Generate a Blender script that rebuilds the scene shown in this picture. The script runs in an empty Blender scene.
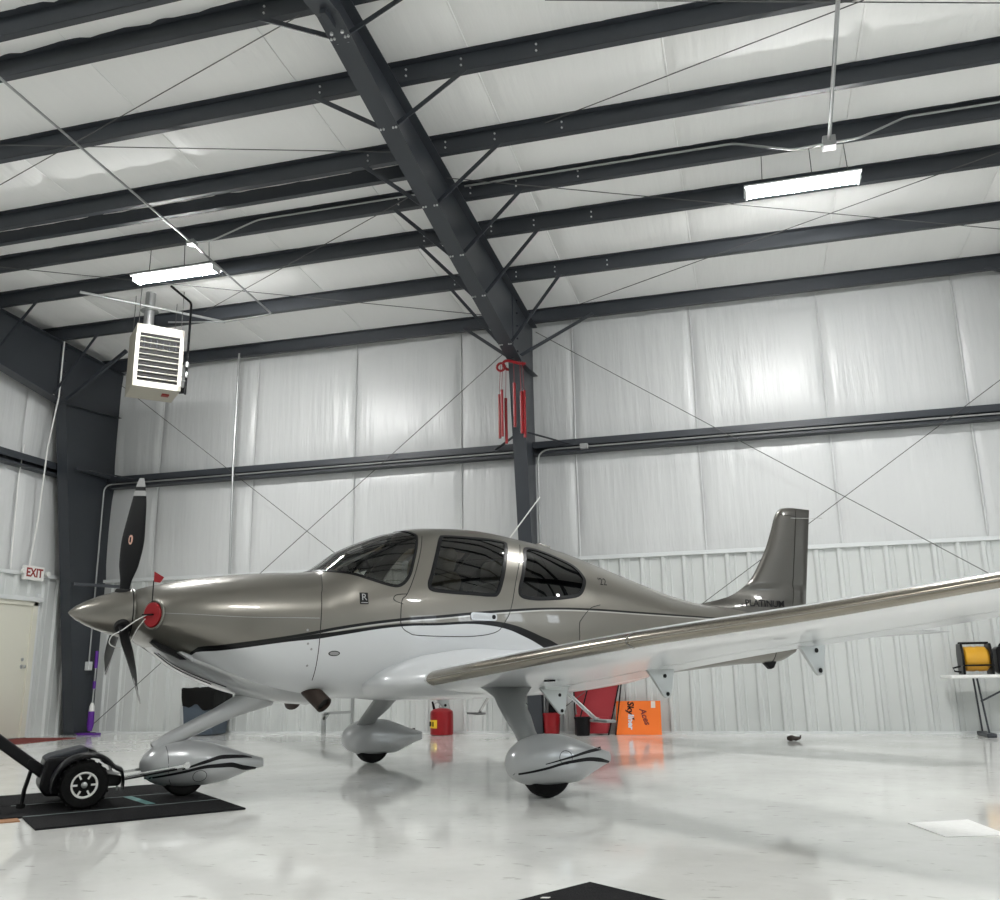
import bpy, bmesh, math, random
import numpy as np
from mathutils import Vector, Matrix
random.seed(7)
scene = bpy.context.scene
COL = scene.collection

# ------------------------------------------------------------------ camera
F_PX, YAW, PITCH, ROLL, CAM_H = 901.2, 0.2615, 0.2442, -0.0164, 0.8418
_fw = np.array([-math.sin(YAW)*math.cos(PITCH), math.cos(YAW)*math.cos(PITCH), math.sin(PITCH)])
_r = np.array([math.cos(YAW), math.sin(YAW), 0.0]); _u = np.cross(_r, _fw)
_r2 = _r*math.cos(ROLL)+_u*math.sin(ROLL); _u2 = -_r*math.sin(ROLL)+_u*math.cos(ROLL)
CAM = np.array([0.0, 0.0, CAM_H])
cam_data = bpy.data.cameras.new('camera'); cam = bpy.data.objects.new('camera', cam_data); COL.objects.link(cam)
cam_data.sensor_fit = 'HORIZONTAL'; cam_data.sensor_width = 36.0; cam_data.lens = 36.0*F_PX/1000.0
cam_data.clip_start = 0.05; cam_data.clip_end = 200
cam.matrix_world = Matrix(((_r2[0], _u2[0], -_fw[0], CAM[0]), (_r2[1], _u2[1], -_fw[1], CAM[1]), (_r2[2], _u2[2], -_fw[2], CAM[2]), (0, 0, 0, 1)))
scene.camera = cam

# ------------------------------------------------------------------ world, view
w = bpy.data.worlds.new('world'); scene.world = w; w.use_nodes = True
w.node_tree.nodes['Background'].inputs[0].default_value = (0.8, 0.85, 0.9, 1)
w.node_tree.nodes['Background'].inputs[1].default_value = 0.05
vs = scene.view_settings
vs.view_transform = 'Standard'; vs.look = 'None'; vs.gamma = 1.0; vs.use_curve_mapping = False
vs.exposure = 0.22
LED = 245.0            # strength of the LED strip diffusers
scene.cycles.use_denoising = True
scene.cycles.max_bounces = 10
scene.cycles.diffuse_bounces = 6
scene.cycles.sample_clamp_indirect = 8.0

# ------------------------------------------------------------------ pixel -> place
def ray(x, y):
    d = _fw*F_PX+_r2*(x-500)+_u2*(450-y); return d/np.linalg.norm(d)
def on_plane(x, y, n, k):
    d = ray(x, y); n = np.array(n, float); return tuple(CAM+d*((k-CAM@n)/(d@n)))
D = 13.4155                       # back wall
SLOPE = 0.042
def on_wall(x, y, off=0.1): return on_plane(x, y, (0, 1, 0), D-off)
def on_floor(x, y, z=0.0): return on_plane(x, y, (0, 0, 1), z)
def on_roof(x, y, z0=6.24): return on_plane(x, y, (0, SLOPE, 1), z0+SLOPE*13.3)
def roof_z(y, z0=6.28):
    yy = y if y > 5.9 else 11.8-y
    return z0+SLOPE*(13.3-yy)

# ------------------------------------------------------------------ materials
MATS = {}
def sock(n, *names):
    for k in names:
        if k in n.inputs: return n.inputs[k]
def mat(name, col, rough=0.5, metal=0.0, bump=None, coat=0.0, var=None, emis=0.0, spec=0.5, coat_rough=0.05):
    """bump=(scale,strength,(sx,sy,sz)); var=(scale,amount,(sx,sy,sz))"""
    m = bpy.data.materials.new(name); m.use_nodes = True; nt = m.node_tree; b = nt.nodes['Principled BSDF']
    b.inputs['Base Color'].default_value = (*col, 1); b.inputs['Roughness'].default_value = rough; b.inputs['Metallic'].default_value = metal
    sock(b, 'Specular IOR Level', 'Specular').default_value = spec
    if coat: sock(b, 'Coat Weight', 'Clearcoat').default_value = coat; sock(b, 'Coat Roughness', 'Clearcoat Roughness').default_value = coat_rough
    if emis:
        sock(b, 'Emission Color', 'Emission').default_value = (*col, 1); b.inputs['Emission Strength'].default_value = emis
    if bump or var:
        tc = nt.nodes.new('ShaderNodeTexCoord')
    if bump:
        mp = nt.nodes.new('ShaderNodeMapping'); mp.inputs['Scale'].default_value = bump[2]
        nz = nt.nodes.new('ShaderNodeTexNoise'); nz.inputs['Scale'].default_value = bump[0]; nz.inputs['Detail'].default_value = 4
        bp = nt.nodes.new('ShaderNodeBump'); bp.inputs['Strength'].default_value = bump[1]; bp.inputs['Distance'].default_value = 0.02
        nt.links.new(tc.outputs['Object'], mp.inputs[0]); nt.links.new(mp.outputs[0], nz.inputs['Vector']); nt.links.new(nz.outputs['Fac'], bp.inputs['Height']); nt.links.new(bp.outputs[0], b.inputs['Normal'])
    if var:
        mp = nt.nodes.new('ShaderNodeMapping'); mp.inputs['Scale'].default_value = var[2]
        nz = nt.nodes.new('ShaderNodeTexNoise'); nz.inputs['Scale'].default_value = var[0]; nz.inputs['Detail'].default_value = 5
        mx = nt.nodes.new('ShaderNodeMix'); mx.data_type = 'RGBA'
        mx.inputs[6].default_value = (*[c*(1-var[1]) for c in col], 1); mx.inputs[7].default_value = (*[min(1, c*(1+var[1])) for c in col], 1)
        nt.links.new(tc.outputs['Object'], mp.inputs[0]); nt.links.new(mp.outputs[0], nz.inputs['Vector']); nt.links.new(nz.outputs['Fac'], mx.inputs[0]); nt.links.new(mx.outputs[2], b.inputs['Base Color'])
    MATS[name] = m; return m
STEEL = mat('dark_steel', (0.034, 0.039, 0.047), 0.42, 0.0, bump=(3, 0.02, (1, 1, 1)), var=(2.0, 0.15, (1, 1, 1)))
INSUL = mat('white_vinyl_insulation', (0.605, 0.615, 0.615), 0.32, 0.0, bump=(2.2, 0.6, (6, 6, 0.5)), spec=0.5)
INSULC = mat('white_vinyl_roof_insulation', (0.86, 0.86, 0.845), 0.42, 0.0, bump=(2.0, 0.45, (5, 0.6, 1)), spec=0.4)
LINER = mat('white_liner_sheet', (0.58, 0.60, 0.59), 0.38, 0.0, var=(1.2, 0.05, (1, 1, 0.4)))
TRIMW = mat('white_trim', (0.66, 0.68, 0.68), 0.4)
GALV = mat('galvanised', (0.42, 0.43, 0.43), 0.38, 0.85)
CABLE = mat('steel_cable', (0.10, 0.10, 0.10), 0.5, 0.5)
WCABLE = mat('white_cable', (0.75, 0.75, 0.73), 0.5)
BOLT = mat('bolt_zinc', (0.65, 0.66, 0.66), 0.35, 0.7)
BLACK = mat('black_plastic', (0.005, 0.005, 0.006), 0.36, spec=.2)
RUBBER = mat('black_rubber', (0.007, 0.007, 0.007), 0.75, spec=.15, bump=(60, 0.3, (1, 1, 1)))
DARKV = mat('dark_void_and_shade', (0.006, 0.006, 0.006), 0.8)
MATBLK = mat('black_mat', (0.009, 0.009, 0.010), 0.85, spec=.15, bump=(120, 0.4, (1, 1, 1)))
WHITEP = mat('white_plane_paint', (0.60, 0.615, 0.63), 0.28, 0.12, coat=0.7)
SILVER = mat('silver_white_paint', (0.42, 0.43, 0.435), 0.28, 0.35, coat=0.7)
GEARG = mat('gear_leg_paint', (0.26, 0.27, 0.27), 0.32, 0.25, coat=0.5)
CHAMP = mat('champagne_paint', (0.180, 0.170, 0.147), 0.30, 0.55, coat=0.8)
CHAMPD = mat('fin_champagne_shaded', (0.085, 0.080, 0.071), 0.32, 0.55, coat=0.8)  # darker copy of the champagne; the fin's dark reflections put into the colour
TITAN = mat('leading_edge_metal', (0.33, 0.30, 0.25), 0.24, 0.9)
CHROME = mat('bright_metal', (0.75, 0.75, 0.75), 0.18, 0.95)
BRACK = mat('bracket_paint', (0.50, 0.52, 0.52), 0.28, 0.65)
PROPB = mat('propeller_black', (0.005, 0.005, 0.006), 0.5, spec=.2)
TIPG = mat('propeller_tip_grey', (0.35, 0.35, 0.35), 0.4)
RED = mat('red_fabric', (0.29, 0.007, 0.015), 0.55, bump=(6, 0.4, (1, 1, 1)))
REDP = mat('red_plastic', (0.25, 0.007, 0.011), 0.35, spec=.35)
REDMAT = mat('dark_red_mat', (0.16, 0.02, 0.015), 0.9)
YELL = mat('yellow_sticker', (0.80, 0.52, 0.02), 0.5)
AMBER = mat('amber_plastic', (0.62, 0.32, 0.02), 0.35)
ORANGE = mat('orange_board', (0.88, 0.17, 0.008), 0.5)
PURPLE = mat('purple_plastic', (0.10, 0.012, 0.26), 0.4)
GREYB = mat('slate_bin', (0.055, 0.075, 0.10), 0.5)
GREYP = mat('grey_panel', (0.035, 0.038, 0.044), 0.6, spec=.2)
BEIGE = mat('beige_heater_paint', (0.44, 0.415, 0.345), 0.4)
BEIGED = mat('cream_door_paint', (0.66, 0.65, 0.56), 0.45)
TAN = mat('tan_leather', (0.38, 0.33, 0.24), 0.5)
CHAR = mat('charcoal_cabin', (0.03, 0.03, 0.032), 0.7)
TABW = mat('white_table_top', (0.78, 0.78, 0.76), 0.4)
PAPER = mat('white_paper', (0.82, 0.82, 0.80), 0.7, var=(25, 0.12, (1, 1, 1)))
BROWN = mat('dark_brown', (0.030, 0.018, 0.013), 0.6)
TEAL = mat('teal_tape', (0.10, 0.25, 0.24), 0.6)
GREYT = mat('grey_tape', (0.16, 0.19, 0.19), 0.7)
SIGNW = mat('sign_white', (0.8, 0.8, 0.77), 0.4)
SIGNR = mat('sign_red', (0.26, 0.02, 0.015), 0.5)
INKB = mat('black_ink', (0.005, 0.005, 0.006), 0.5, spec=.2)
INKW = mat('pale_blue_ink', (0.62, 0.70, 0.78), 0.5)
INKR = mat('dark_red_ink', (0.16, 0.01, 0.01), 0.5)
INKG = mat('badge_grey', (0.30, 0.30, 0.30), 0.4)
PINK = mat('propeller_badge', (0.75, 0.45, 0.36), 0.5)
STICK = mat('pale_sticker', (0.75, 0.68, 0.60), 0.6)
PANE = mat('lit_window_pane', (0.86, 0.93, 1.0), 0.4, emis=7.0)
LAMP = mat('led_diffuser', (1.0, 1.0, 0.985), 0.5, emis=LED)
SHOEB = mat('teal_grey', (0.2, 0.28, 0.28), 0.6)

def glass_mat(name, tint, gloss=0.0, refl=1.5):
    m = bpy.data.materials.new(name); m.use_nodes = True; nt = m.node_tree
    for n in list(nt.nodes): nt.nodes.remove(n)
    o = nt.nodes.new('ShaderNodeOutputMaterial'); t = nt.nodes.new('ShaderNodeBsdfTransparent'); g = nt.nodes.new('ShaderNodeBsdfGlossy'); mx = nt.nodes.new('ShaderNodeMixShader'); fr = nt.nodes.new('ShaderNodeFresnel')
    t.inputs[0].default_value = (*tint, 1); g.inputs['Color'].default_value = (1, 1, 1, 1); g.inputs['Roughness'].default_value = 0.02; fr.inputs[0].default_value = refl
    nt.links.new(fr.outputs[0], mx.inputs[0]); nt.links.new(t.outputs[0], mx.inputs[1]); nt.links.new(g.outputs[0], mx.inputs[2]); nt.links.new(mx.outputs[0], o.inputs[0])
    return m
GLASS = glass_mat('clear_acrylic', (0.80, 0.82, 0.80), refl=1.6)
SMOKE = glass_mat('tinted_acrylic', (0.20, 0.20, 0.19), refl=1.6)
DGLASS = glass_mat('dark_tinted_acrylic', (0.03, 0.03, 0.03), refl=1.5)

def floor_mat():
    m = bpy.data.materials.new('epoxy_floor'); m.use_nodes = True; nt = m.node_tree; b = nt.nodes['Principled BSDF']
    tc = nt.nodes.new('ShaderNodeTexCoord')
    n1 = nt.nodes.new('ShaderNodeTexNoise'); n1.inputs['Scale'].default_value = 0.9; n1.inputs['Detail'].default_value = 7; n1.inputs['Roughness'].default_value = 0.62
    r1 = nt.nodes.new('ShaderNodeValToRGB'); r1.color_ramp.elements[0].position = 0.32; r1.color_ramp.elements[0].color = (0.70, 0.70, 0.67, 1); r1.color_ramp.elements[1].position = 0.66; r1.color_ramp.elements[1].color = (0.87, 0.87, 0.845, 1)
    mp = nt.nodes.new('ShaderNodeMapping'); mp.inputs['Scale'].default_value = (1.0, 2.6, 1); mp.inputs['Rotation'].default_value = (0, 0, 0.35)
    n2 = nt.nodes.new('ShaderNodeTexNoise'); n2.inputs['Scale'].default_value = 6.5; n2.inputs['Detail'].default_value = 8; n2.inputs['Roughness'].default_value = 0.62
    r2 = nt.nodes.new('ShaderNodeValToRGB'); r2.color_ramp.elements[0].position = 0.33; r2.color_ramp.elements[0].color = (0.45, 0.43, 0.40, 1); r2.color_ramp.elements[1].position = 0.385; r2.color_ramp.elements[1].color = (1, 1, 1, 1)
    mx = nt.nodes.new('ShaderNodeMix'); mx.data_type = 'RGBA'; mx.blend_type = 'MULTIPLY'; mx.inputs[0].default_value = 0.5
    L = nt.links.new
    L(tc.outputs['Object'], n1.inputs['Vector']); L(n1.outputs['Fac'], r1.inputs[0]); L(tc.outputs['Object'], mp.inputs[0]); L(mp.outputs[0], n2.inputs['Vector']); L(n2.outputs['Fac'], r2.inputs[0])
    L(r1.outputs[0], mx.inputs[6]); L(r2.outputs[0], mx.inputs[7]); L(mx.outputs[2], b.inputs['Base Color'])
    n3 = nt.nodes.new('ShaderNodeTexNoise'); n3.inputs['Scale'].default_value = 2.0; n3.inputs['Detail'].default_value = 5
    mr = nt.nodes.new('ShaderNodeMapRange'); mr.inputs['To Min'].default_value = 0.025; mr.inputs['To Max'].default_value = 0.11
    L(tc.outputs['Object'], n3.inputs['Vector']); L(n3.outputs['Fac'], mr.inputs[0]); L(mr.outputs[0], b.inputs['Roughness'])
    bp = nt.nodes.new('ShaderNodeBump'); bp.inputs['Strength'].default_value = 0.03; bp.inputs['Distance'].default_value = 0.02
    L(n3.outputs['Fac'], bp.inputs['Height']); L(bp.outputs[0], b.inputs['Normal'])
    sock(b, 'Specular IOR Level', 'Specular').default_value = 0.6
    return m
FLOORM = floor_mat()

# ------------------------------------------------------------------ mesh helpers
PM = {}
def tag(o, label=None, cat=None, group=None, kind=None):
    if label: o['label'] = label
    if cat: o['category'] = cat
    if group: o['group'] = group
    if kind: o['kind'] = kind
    return o
def empty(name, loc=(0, 0, 0), rz=0.0, label=None, cat=None, group=None, kind=None):
    o = bpy.data.objects.new(name, None); COL.objects.link(o); o.location = loc; o.rotation_euler = (0, 0, rz); o.empty_display_size = 0.2
    PM[o.name] = Matrix.Translation(Vector(loc)) @ Matrix.Rotation(rz, 4, 'Z')
    return tag(o, label, cat, group, kind)
def V(*a): return Vector(a)
class MB:
    def __init__(s): s.v = []; s.f = []
    def add(s, vs, fs):
        k = len(s.v); s.v += [tuple(p) for p in vs]; s.f += [tuple(i+k for i in f) for f in fs]; return s
    def box(s, c, d, R=None):
        hx, hy, hz = d[0]/2, d[1]/2, d[2]/2; c = Vector(c)
        vs = [Vector((x, y, z)) for x in (-hx, hx) for y in (-hy, hy) for z in (-hz, hz)]
        if R is not None: vs = [R @ q for q in vs]
        return s.add([c+q for q in vs], [(0, 1, 3, 2), (4, 6, 7, 5), (0, 4, 5, 1), (2, 3, 7, 6), (0, 2, 6, 4), (1, 5, 7, 3)])
    def span(s, a, b):
        return s.box([(a[i]+b[i])/2 for i in range(3)], [abs(b[i]-a[i]) for i in range(3)])
    def bar(s, p, q, wd, ht, up=(0, 0, 1)):
        p, q = Vector(p), Vector(q); z = (q-p); L = z.length; z.normalize(); x = Vector(up).cross(z)
        if x.length < 1e-4: x = Vector((1, 0, 0)).cross(z)
        x.normalize(); y = z.cross(x); R = Matrix((x, y, z)).transposed()
        return s.box((p+q)/2, (wd, ht, L), R)
    def tube(s, pts, r, n=8, caps=True, closed=False):
        P = [Vector(p) for p in pts]; N = len(P); rs = r if isinstance(r, (list, tuple)) else [r]*N
        rings = []; up = None
        for i in range(N):
            if closed: t = P[(i+1) % N]-P[i-1]
            else: t = P[min(i+1, N-1)]-P[max(i-1, 0)]
            t.normalize()
            if up is None:
                up = Vector((0, 0, 1)) if abs(t.z) < 0.9 else Vector((1, 0, 0))
            x = up.cross(t)
            if x.length < 1e-5: x = Vector((0.3, 1, 0.2)).cross(t)
            x.normalize(); y = t.cross(x); up = y
            rings.append([P[i]+x*(rs[i]*math.cos(2*math.pi*k/n))+y*(rs[i]*math.sin(2*math.pi*k/n)) for k in range(n)])
        k0 = len(s.v)
        vs = [p for rg in rings for p in rg]; fs = []
        M = N if closed else N-1
        for i in range(M):
            for k in range(n):
                a = i*n+k; b = i*n+(k+1) % n; j = ((i+1) % N)*n; fs.append((a, b, j+(k+1) % n, j+k))
        if caps and not closed: fs += [tuple(reversed(range(n))), tuple((N-1)*n+k for k in range(n))]
        return s.add(vs, fs)
    def lathe(s, prof, n=24, M=None, caps=True):
        vs = []; fs = []
        for (r, z) in prof:
            for k in range(n):
                q = Vector((r*math.cos(2*math.pi*k/n), r*math.sin(2*math.pi*k/n), z)); vs.append(M @ q if M is not None else q)
        for i in range(len(prof)-1):
            for k in range(n): fs.append((i*n+k, i*n+(k+1) % n, (i+1)*n+(k+1) % n, (i+1)*n+k))
        if caps: fs += [tuple(reversed(range(n))), tuple((len(prof)-1)*n+k for k in range(n))]
        return s.add(vs, fs)
    def prism(s, poly, fn):
        """poly of (u,v); fn(u,v,w) with w in 0,1"""
        n = len(poly); vs = [fn(u, v, 0) for u, v in poly]+[fn(u, v, 1) for u, v in poly]
        return s.add(vs, [tuple(reversed(range(n))), tuple(range(n, 2*n))]+[(i, (i+1) % n, n+(i+1) % n, n+i) for i in range(n)])
    def grid(s, rows, cu=False, cv=False):
        nu, nv = len(rows), len(rows[0]); vs = [p for r_ in rows for p in r_]; fs = []
        for i in range(nu if cu else nu-1):
            for j in range(nv if cv else nv-1):
                a, b = i*nv+j, i*nv+(j+1) % nv; i2 = (i+1) % nu; fs.append((a, b, i2*nv+(j+1) % nv, i2*nv+j))
        return s.add(vs, fs)
    def build(s, name, m, parent=None, smooth=False, bevel=0.0, local=False, fix=True, ang=40):
        me = bpy.data.meshes.new(name); vs = s.v
        o = bpy.data.objects.new(name, me); COL.objects.link(o)
        if parent is not None:
            o.parent = parent
            if not local:
                Mi = PM.get(parent.name, Matrix.Identity(4)).inverted(); vs = [tuple(Mi @ Vector(p)) for p in vs]
            PM[o.name] = PM.get(parent.name, Matrix.Identity(4))
        else:
            a = np.array(vs); lo, hi = a.min(0), a.max(0); c = Vector(((lo[0]+hi[0])/2, (lo[1]+hi[1])/2, lo[2]))
            o.location = c; vs = [tuple(Vector(p)-c) for p in vs]; PM[o.name] = Matrix.Translation(c)
        me.from_pydata(vs, [], s.f); me.update()
        if fix:
            bm = bmesh.new(); bm.from_mesh(me); bmesh.ops.recalc_face_normals(bm, faces=bm.faces); bm.to_mesh(me); bm.free()
        me.materials.append(m)
        if smooth:
            me.polygons.foreach_set('use_smooth', [True]*len(me.polygons)); me.set_sharp_from_angle(angle=math.radians(ang))
        if bevel:
            bv = o.modifiers.new('bevel', 'BEVEL'); bv.width = bevel; bv.segments = 2; bv.limit_method = 'ANGLE'
        return o
def text_mb(s, size, fn, depth=0.002, shear=0.0, align='CENTER', bold=0.0):
    cu = bpy.data.curves.new('t', 'FONT'); cu.body = s; cu.size = size; cu.align_x = align; cu.align_y = 'CENTER'; cu.extrude = depth/2; cu.shear = shear; cu.resolution_u = 3; cu.offset = size*bold
    ob = bpy.data.objects.new('t', cu); COL.objects.link(ob); dg = bpy.context.evaluated_depsgraph_get(); dg.update()
    me = bpy.data.meshes.new_from_object(ob.evaluated_get(dg))
    m = MB(); m.add([fn(*q.co) for q in me.vertices], [tuple(p.vertices) for p in me.polygons])
    bpy.data.objects.remove(ob); bpy.data.curves.remove(cu); bpy.data.meshes.remove(me)
    return m
def arc_pts(pts, r=0.08, n=5):
    """round the corners of a polyline"""
    P = [Vector(p) for p in pts]; out = [P[0]]
    for i in range(1, len(P)-1):
        a = (P[i-1]-P[i]); b = (P[i+1]-P[i]); d = min(r, a.length*0.45, b.length*0.45); a.normalize(); b.normalize()
        for k in range(n+1):
            t = k/n; out.append((P[i]+a*d)*(1-t)**2+P[i]*(2*t*(1-t))+(P[i]+b*d)*t*t)
    out.append(P[-1]); return out
def copy_tree(o, parent=None):
    c_ = o.copy(); COL.objects.link(c_); c_.parent = parent
    for ch in list(o.children): copy_tree(ch, c_)
    return c_
# ================================================================== the setting
XL, XR, YF = -11.05, 12.4, -1.6
f = MB(); f.add([(XL-.3, YF-.3, 0), (XR+.3, YF-.3, 0), (XR+.3, D+.3, 0), (XL-.3, D+.3, 0), (XL-.3, YF-.3, -.15), (XR+.3, YF-.3, -.15), (XR+.3, D+.3, -.15), (XL-.3, D+.3, -.15)], [(0, 1, 2, 3), (4, 7, 6, 5), (0, 4, 5, 1), (1, 5, 6, 2), (2, 6, 7, 3), (3, 7, 4, 0)])
fl = f.build('floor', FLOORM); tag(fl, 'glossy pale grey epoxy hangar floor', None, None, 'structure')
# tape / scuff marks live in the floor material; walls
EAVE = 6.48
LINER_H = 2.50
def liner_profile(L, pitch=0.305, depth=0.038):
    """(u, outward) points of a ribbed sheet L wide"""
    pts = [(0, 0)]; u = 0
    n = max(1, round(L/pitch)); pt = L/n
    for i in range(n):
        a = i*pt
        for (du, h) in ((0.5*pt-0.045, 0), (0.5*pt-0.022, depth), (0.5*pt+0.022, depth), (0.5*pt+0.045, 0)): pts.append((a+du, h))
        for (du, h) in ((.80*pt, 0), (.83*pt, .008), (.86*pt, .008), (.89*pt, 0)): pts.append((a+du, h))
    pts.append((L, 0)); return sorted(pts)
def liner_mesh(L, h=LINER_H):
    pr = liner_profile(L); mb = MB()
    mb.grid([[(u, -d, 0) for u, d in pr], [(u, -d, h) for u, d in pr]])
    mb.add([(0, .004, 0), (L, .004, 0), (L, .004, h), (0, .004, h)], [(0, 1, 2, 3)])
    return mb
def put(mb, name, m, parent, M, smooth=False, ang=30):
    o = MB(); o.v = [tuple(M @ Vector(p)) for p in mb.v]; o.f = mb.f
    return o.build(name, m, parent, smooth=smooth, fix=False, ang=ang)
def insul_mesh(L, h, seed, puff=0.05):
    rnd = random.Random(seed); nu, nv = 26, 18; rows = []
    ph = [rnd.uniform(0, 6.28) for _ in range(4)]
    for i in range(nu+1):
        u = i/nu; r_ = []
        for j in range(nv+1):
            v = j/nv
            e = min(1, min(u, 1-u)/0.05); ez = min(1, min(v, 1-v)/0.16)
            d = puff*(0.25+0.75*math.sin(math.pi*min(1, v*1.0))**0.6)*(e**0.7)*(0.3+0.7*ez)
            d += 0.006*math.sin(19*u+ph[0])*e*(0.4+abs(v-0.5)*1.2)+0.004*math.sin(41*u+ph[1]+2*v)*e*(abs(v-.5)*2)
            r_.append((u*L, -d, v*h))
        rows.append(r_)
    return MB().grid(rows)
def share(o, name, parent, offs):
    c_ = o.copy(); c_.name = name; COL.objects.link(c_); c_.parent = parent; c_.location = Vector(c_.location)+Vector(offs); return c_

# --- back wall
wb = MB().span((XL-.2, D+.06, 0), (XR+.2, D+.16, EAVE+.35)).build('wall_back', LINER); tag(wb, 'white back wall of the hangar, ribbed liner below vinyl insulation', None, None, 'structure')
x = XL; PW = 0.915
first = None
seq = []
while x < XR-0.01: seq.append((x, min(PW, XR-x))); x += PW
for (x, L) in seq:
    if abs(L-PW) < 1e-6 and first is not None:
        share(first, 'liner_panel', wb, (x-first_x, 0, 0))
    else:
        o = put(liner_mesh(L), 'liner_panel', LINER, wb, Matrix.Translation((x, D, 0)))
        if first is None: first, first_x = o, x
SEAMS = [XL]+[3.22-1.863*k for k in range(7, -1, -1)]+[3.22+1.863*k for k in range(1, 5)]+[XR]
for i in range(len(SEAMS)-1):
    a, b = SEAMS[i], SEAMS[i+1]
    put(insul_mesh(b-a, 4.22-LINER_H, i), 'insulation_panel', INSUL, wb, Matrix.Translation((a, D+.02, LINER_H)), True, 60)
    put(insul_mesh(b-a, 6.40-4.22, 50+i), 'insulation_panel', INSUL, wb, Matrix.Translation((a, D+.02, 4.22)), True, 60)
    if 0 < i: MB().tube([(a, D+.005, LINER_H), (a+.004, D-.004, 3.3), (a-.006, D-.004, 4.2), (a+.003, D-.006, 5.2), (a, D+.0, 6.38)], 0.014, 6).build('seam_tape', INSUL, wb, smooth=True)
MB().span((XL, D-.055, LINER_H-.01), (XR, D+.02, LINER_H+.045)).build('liner_cap_trim', TRIMW, wb, bevel=.004)
MB().span((XL, D-.045, 0), (XR, D-.0, .03)).build('base_trim', TRIMW, wb)

# --- left wall with door
DY0, DY1, DH = 11.08, 12.10, 2.02     # door opening
wl = MB().span((XL-.16, YF-.2, 0), (XL-.06, D+.2, EAVE+.8)).build('wall_left', LINER); tag(wl, 'white end wall with the exit door', None, None, 'structure')
RL = Matrix.Rotation(math.pi/2, 4, 'Z')      # u -> +y, outward(-d) -> +x
def left_panel(y0, L, z0=0, h=LINER_H):
    return put(liner_mesh(L, h), 'liner_panel', LINER, wl, Matrix.Translation((XL, y0, z0)) @ RL)
left_panel(DY1+.10, D-DY1-.10)
left_panel(DY0-.10, DY1-DY0+.2, DH+.13, LINER_H-DH-.13)
y = DY0-.10
while y > YF+.1:
    L = min(.915, y-YF); left_panel(y-L, L); y -= L
yy = D; i = 0
while yy > YF+.05:
    L = min(1.84, yy-YF); zt = roof_z(max(yy-L/2, YF), 6.40)
    put(insul_mesh(L, 4.22-LINER_H, 100+i), 'insulation_panel', INSUL, wl, Matrix.Translation((XL-.02, yy-L, LINER_H)) @ RL, True, 60)
    put(insul_mesh(L, zt-4.22+.1, 130+i), 'insulation_panel', INSUL, wl, Matrix.Translation((XL-.02, yy-L, 4.22)) @ RL, True, 60)
    yy -= L; i += 1
MB().span((XL-.02, YF, LINER_H-.01), (XL+.055, D, LINER_H+.045)).build('liner_cap_trim', TRIMW, wl, bevel=.004)
MB().span((XL, DY1+.09, 0), (XL+.05, DY1+.16, DH+.2)).build('jamb_flashing', TRIMW, wl)
MB().span((XL, DY0-.2, DH+.07), (XL+.10, DY1+.18, DH+.14)).build('header_flashing', TRIMW, wl, bevel=.006)
d1 = empty('door_1', (XL, (DY0+DY1)/2, 0), 0, 'cream steel exit door under the exit sign', None, None, 'structure')
MB().span((XL+.0, DY0, .02), (XL+.045, DY1, DH)).build('door_leaf', BEIGED, d1, bevel=.004)
for a, b in (((XL, DY0-.10, 0), (XL+.07, DY0, DH+.07)), ((XL, DY1, 0), (XL+.07, DY1+.10, DH+.07)), ((XL, DY0-.1, DH), (XL+.07, DY1+.1, DH+.08))): MB().span(a, b).build('door_frame', BEIGED, d1, bevel=.005)
Mx = Matrix.Translation((XL+.045, 12.0, 1.08)) @ Matrix.Rotation(math.pi/2, 4, 'Y')
kp = MB().lathe([(0.032, 0), (.032, .008)], 20, Mx).build('rose_plate', GALV, d1)
MB().lathe([(.011, .0), (.011, .035), (.024, .042), (.029, .055), (.024, .070), (.008, .076)], 20, Mx).build('door_knob', CHROME, d1, smooth=True)
MB().lathe([(.026, 0), (.026, .012), (.012, .018)], 20, Matrix.Translation((XL+.045, 12.0, 1.19)) @ Matrix.Rotation(math.pi/2, 4, 'Y')).build('deadbolt', GALV, d1, smooth=True)
MB().span((XL, DY0-.1, 0), (XL+.09, DY1+.1, .018)).build('threshold', GALV, d1)

# --- right and front walls (behind / beside the camera)
wr = MB().span((XR+.06, YF-.2, 0), (XR+.16, D+.2, EAVE+.8)).build('wall_right', LINER); tag(wr, 'white end wall opposite the exit door', None, None, 'structure')
RR = Matrix.Rotation(-math.pi/2, 4, 'Z')
y = YF
k = 0
while y < D-.05:
    L = min(.915, D-y); put(liner_mesh(L), 'liner_panel', LINER, wr, Matrix.Translation((XR, y+L, 0)) @ RR); y += L
y = YF
while y < D-.05:
    L = min(1.84, D-y); put(insul_mesh(L, roof_z(y+L/2, 6.4)-LINER_H+.1, 200+k), 'insulation_panel', INSUL, wr, Matrix.Translation((XR+.02, y+L, LINER_H)) @ RR, True, 60); y += L; k += 1
for k, (ya, yb) in enumerate(((.2, 1.4), (2.6, 3.8), (5.0, 6.2), (7.4, 8.6))):
    wn = empty(f'window_{k+1}', (XR, (ya+yb)/2, 2.7), 0, 'bright window in the far end wall', None, None, 'structure')
    MB().span((XR-.05, ya, 2.7), (XR-.04, yb, 3.9)).build('pane', PANE, wn)
    for a_, b_ in (((XR-.06, ya-.06, 2.64), (XR+.01, ya, 3.96)), ((XR-.06, yb, 2.64), (XR+.01, yb+.06, 3.96)), ((XR-.06, ya, 2.64), (XR+.01, yb, 2.7)), ((XR-.06, ya, 3.9), (XR+.01, yb, 3.96)), ((XR-.06, (ya+yb)/2-.02, 2.7), (XR-.03, (ya+yb)/2+.02, 3.9))): MB().span(a_, b_).build('window_frame', TRIMW, wn)
wf = MB().span((XL-.2, YF-.16, 0), (XR+.2, YF-.06, EAVE+.35)).build('wall_front', LINER); tag(wf, 'white front wall with the big hangar door', None, None, 'structure')
x = XL
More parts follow.
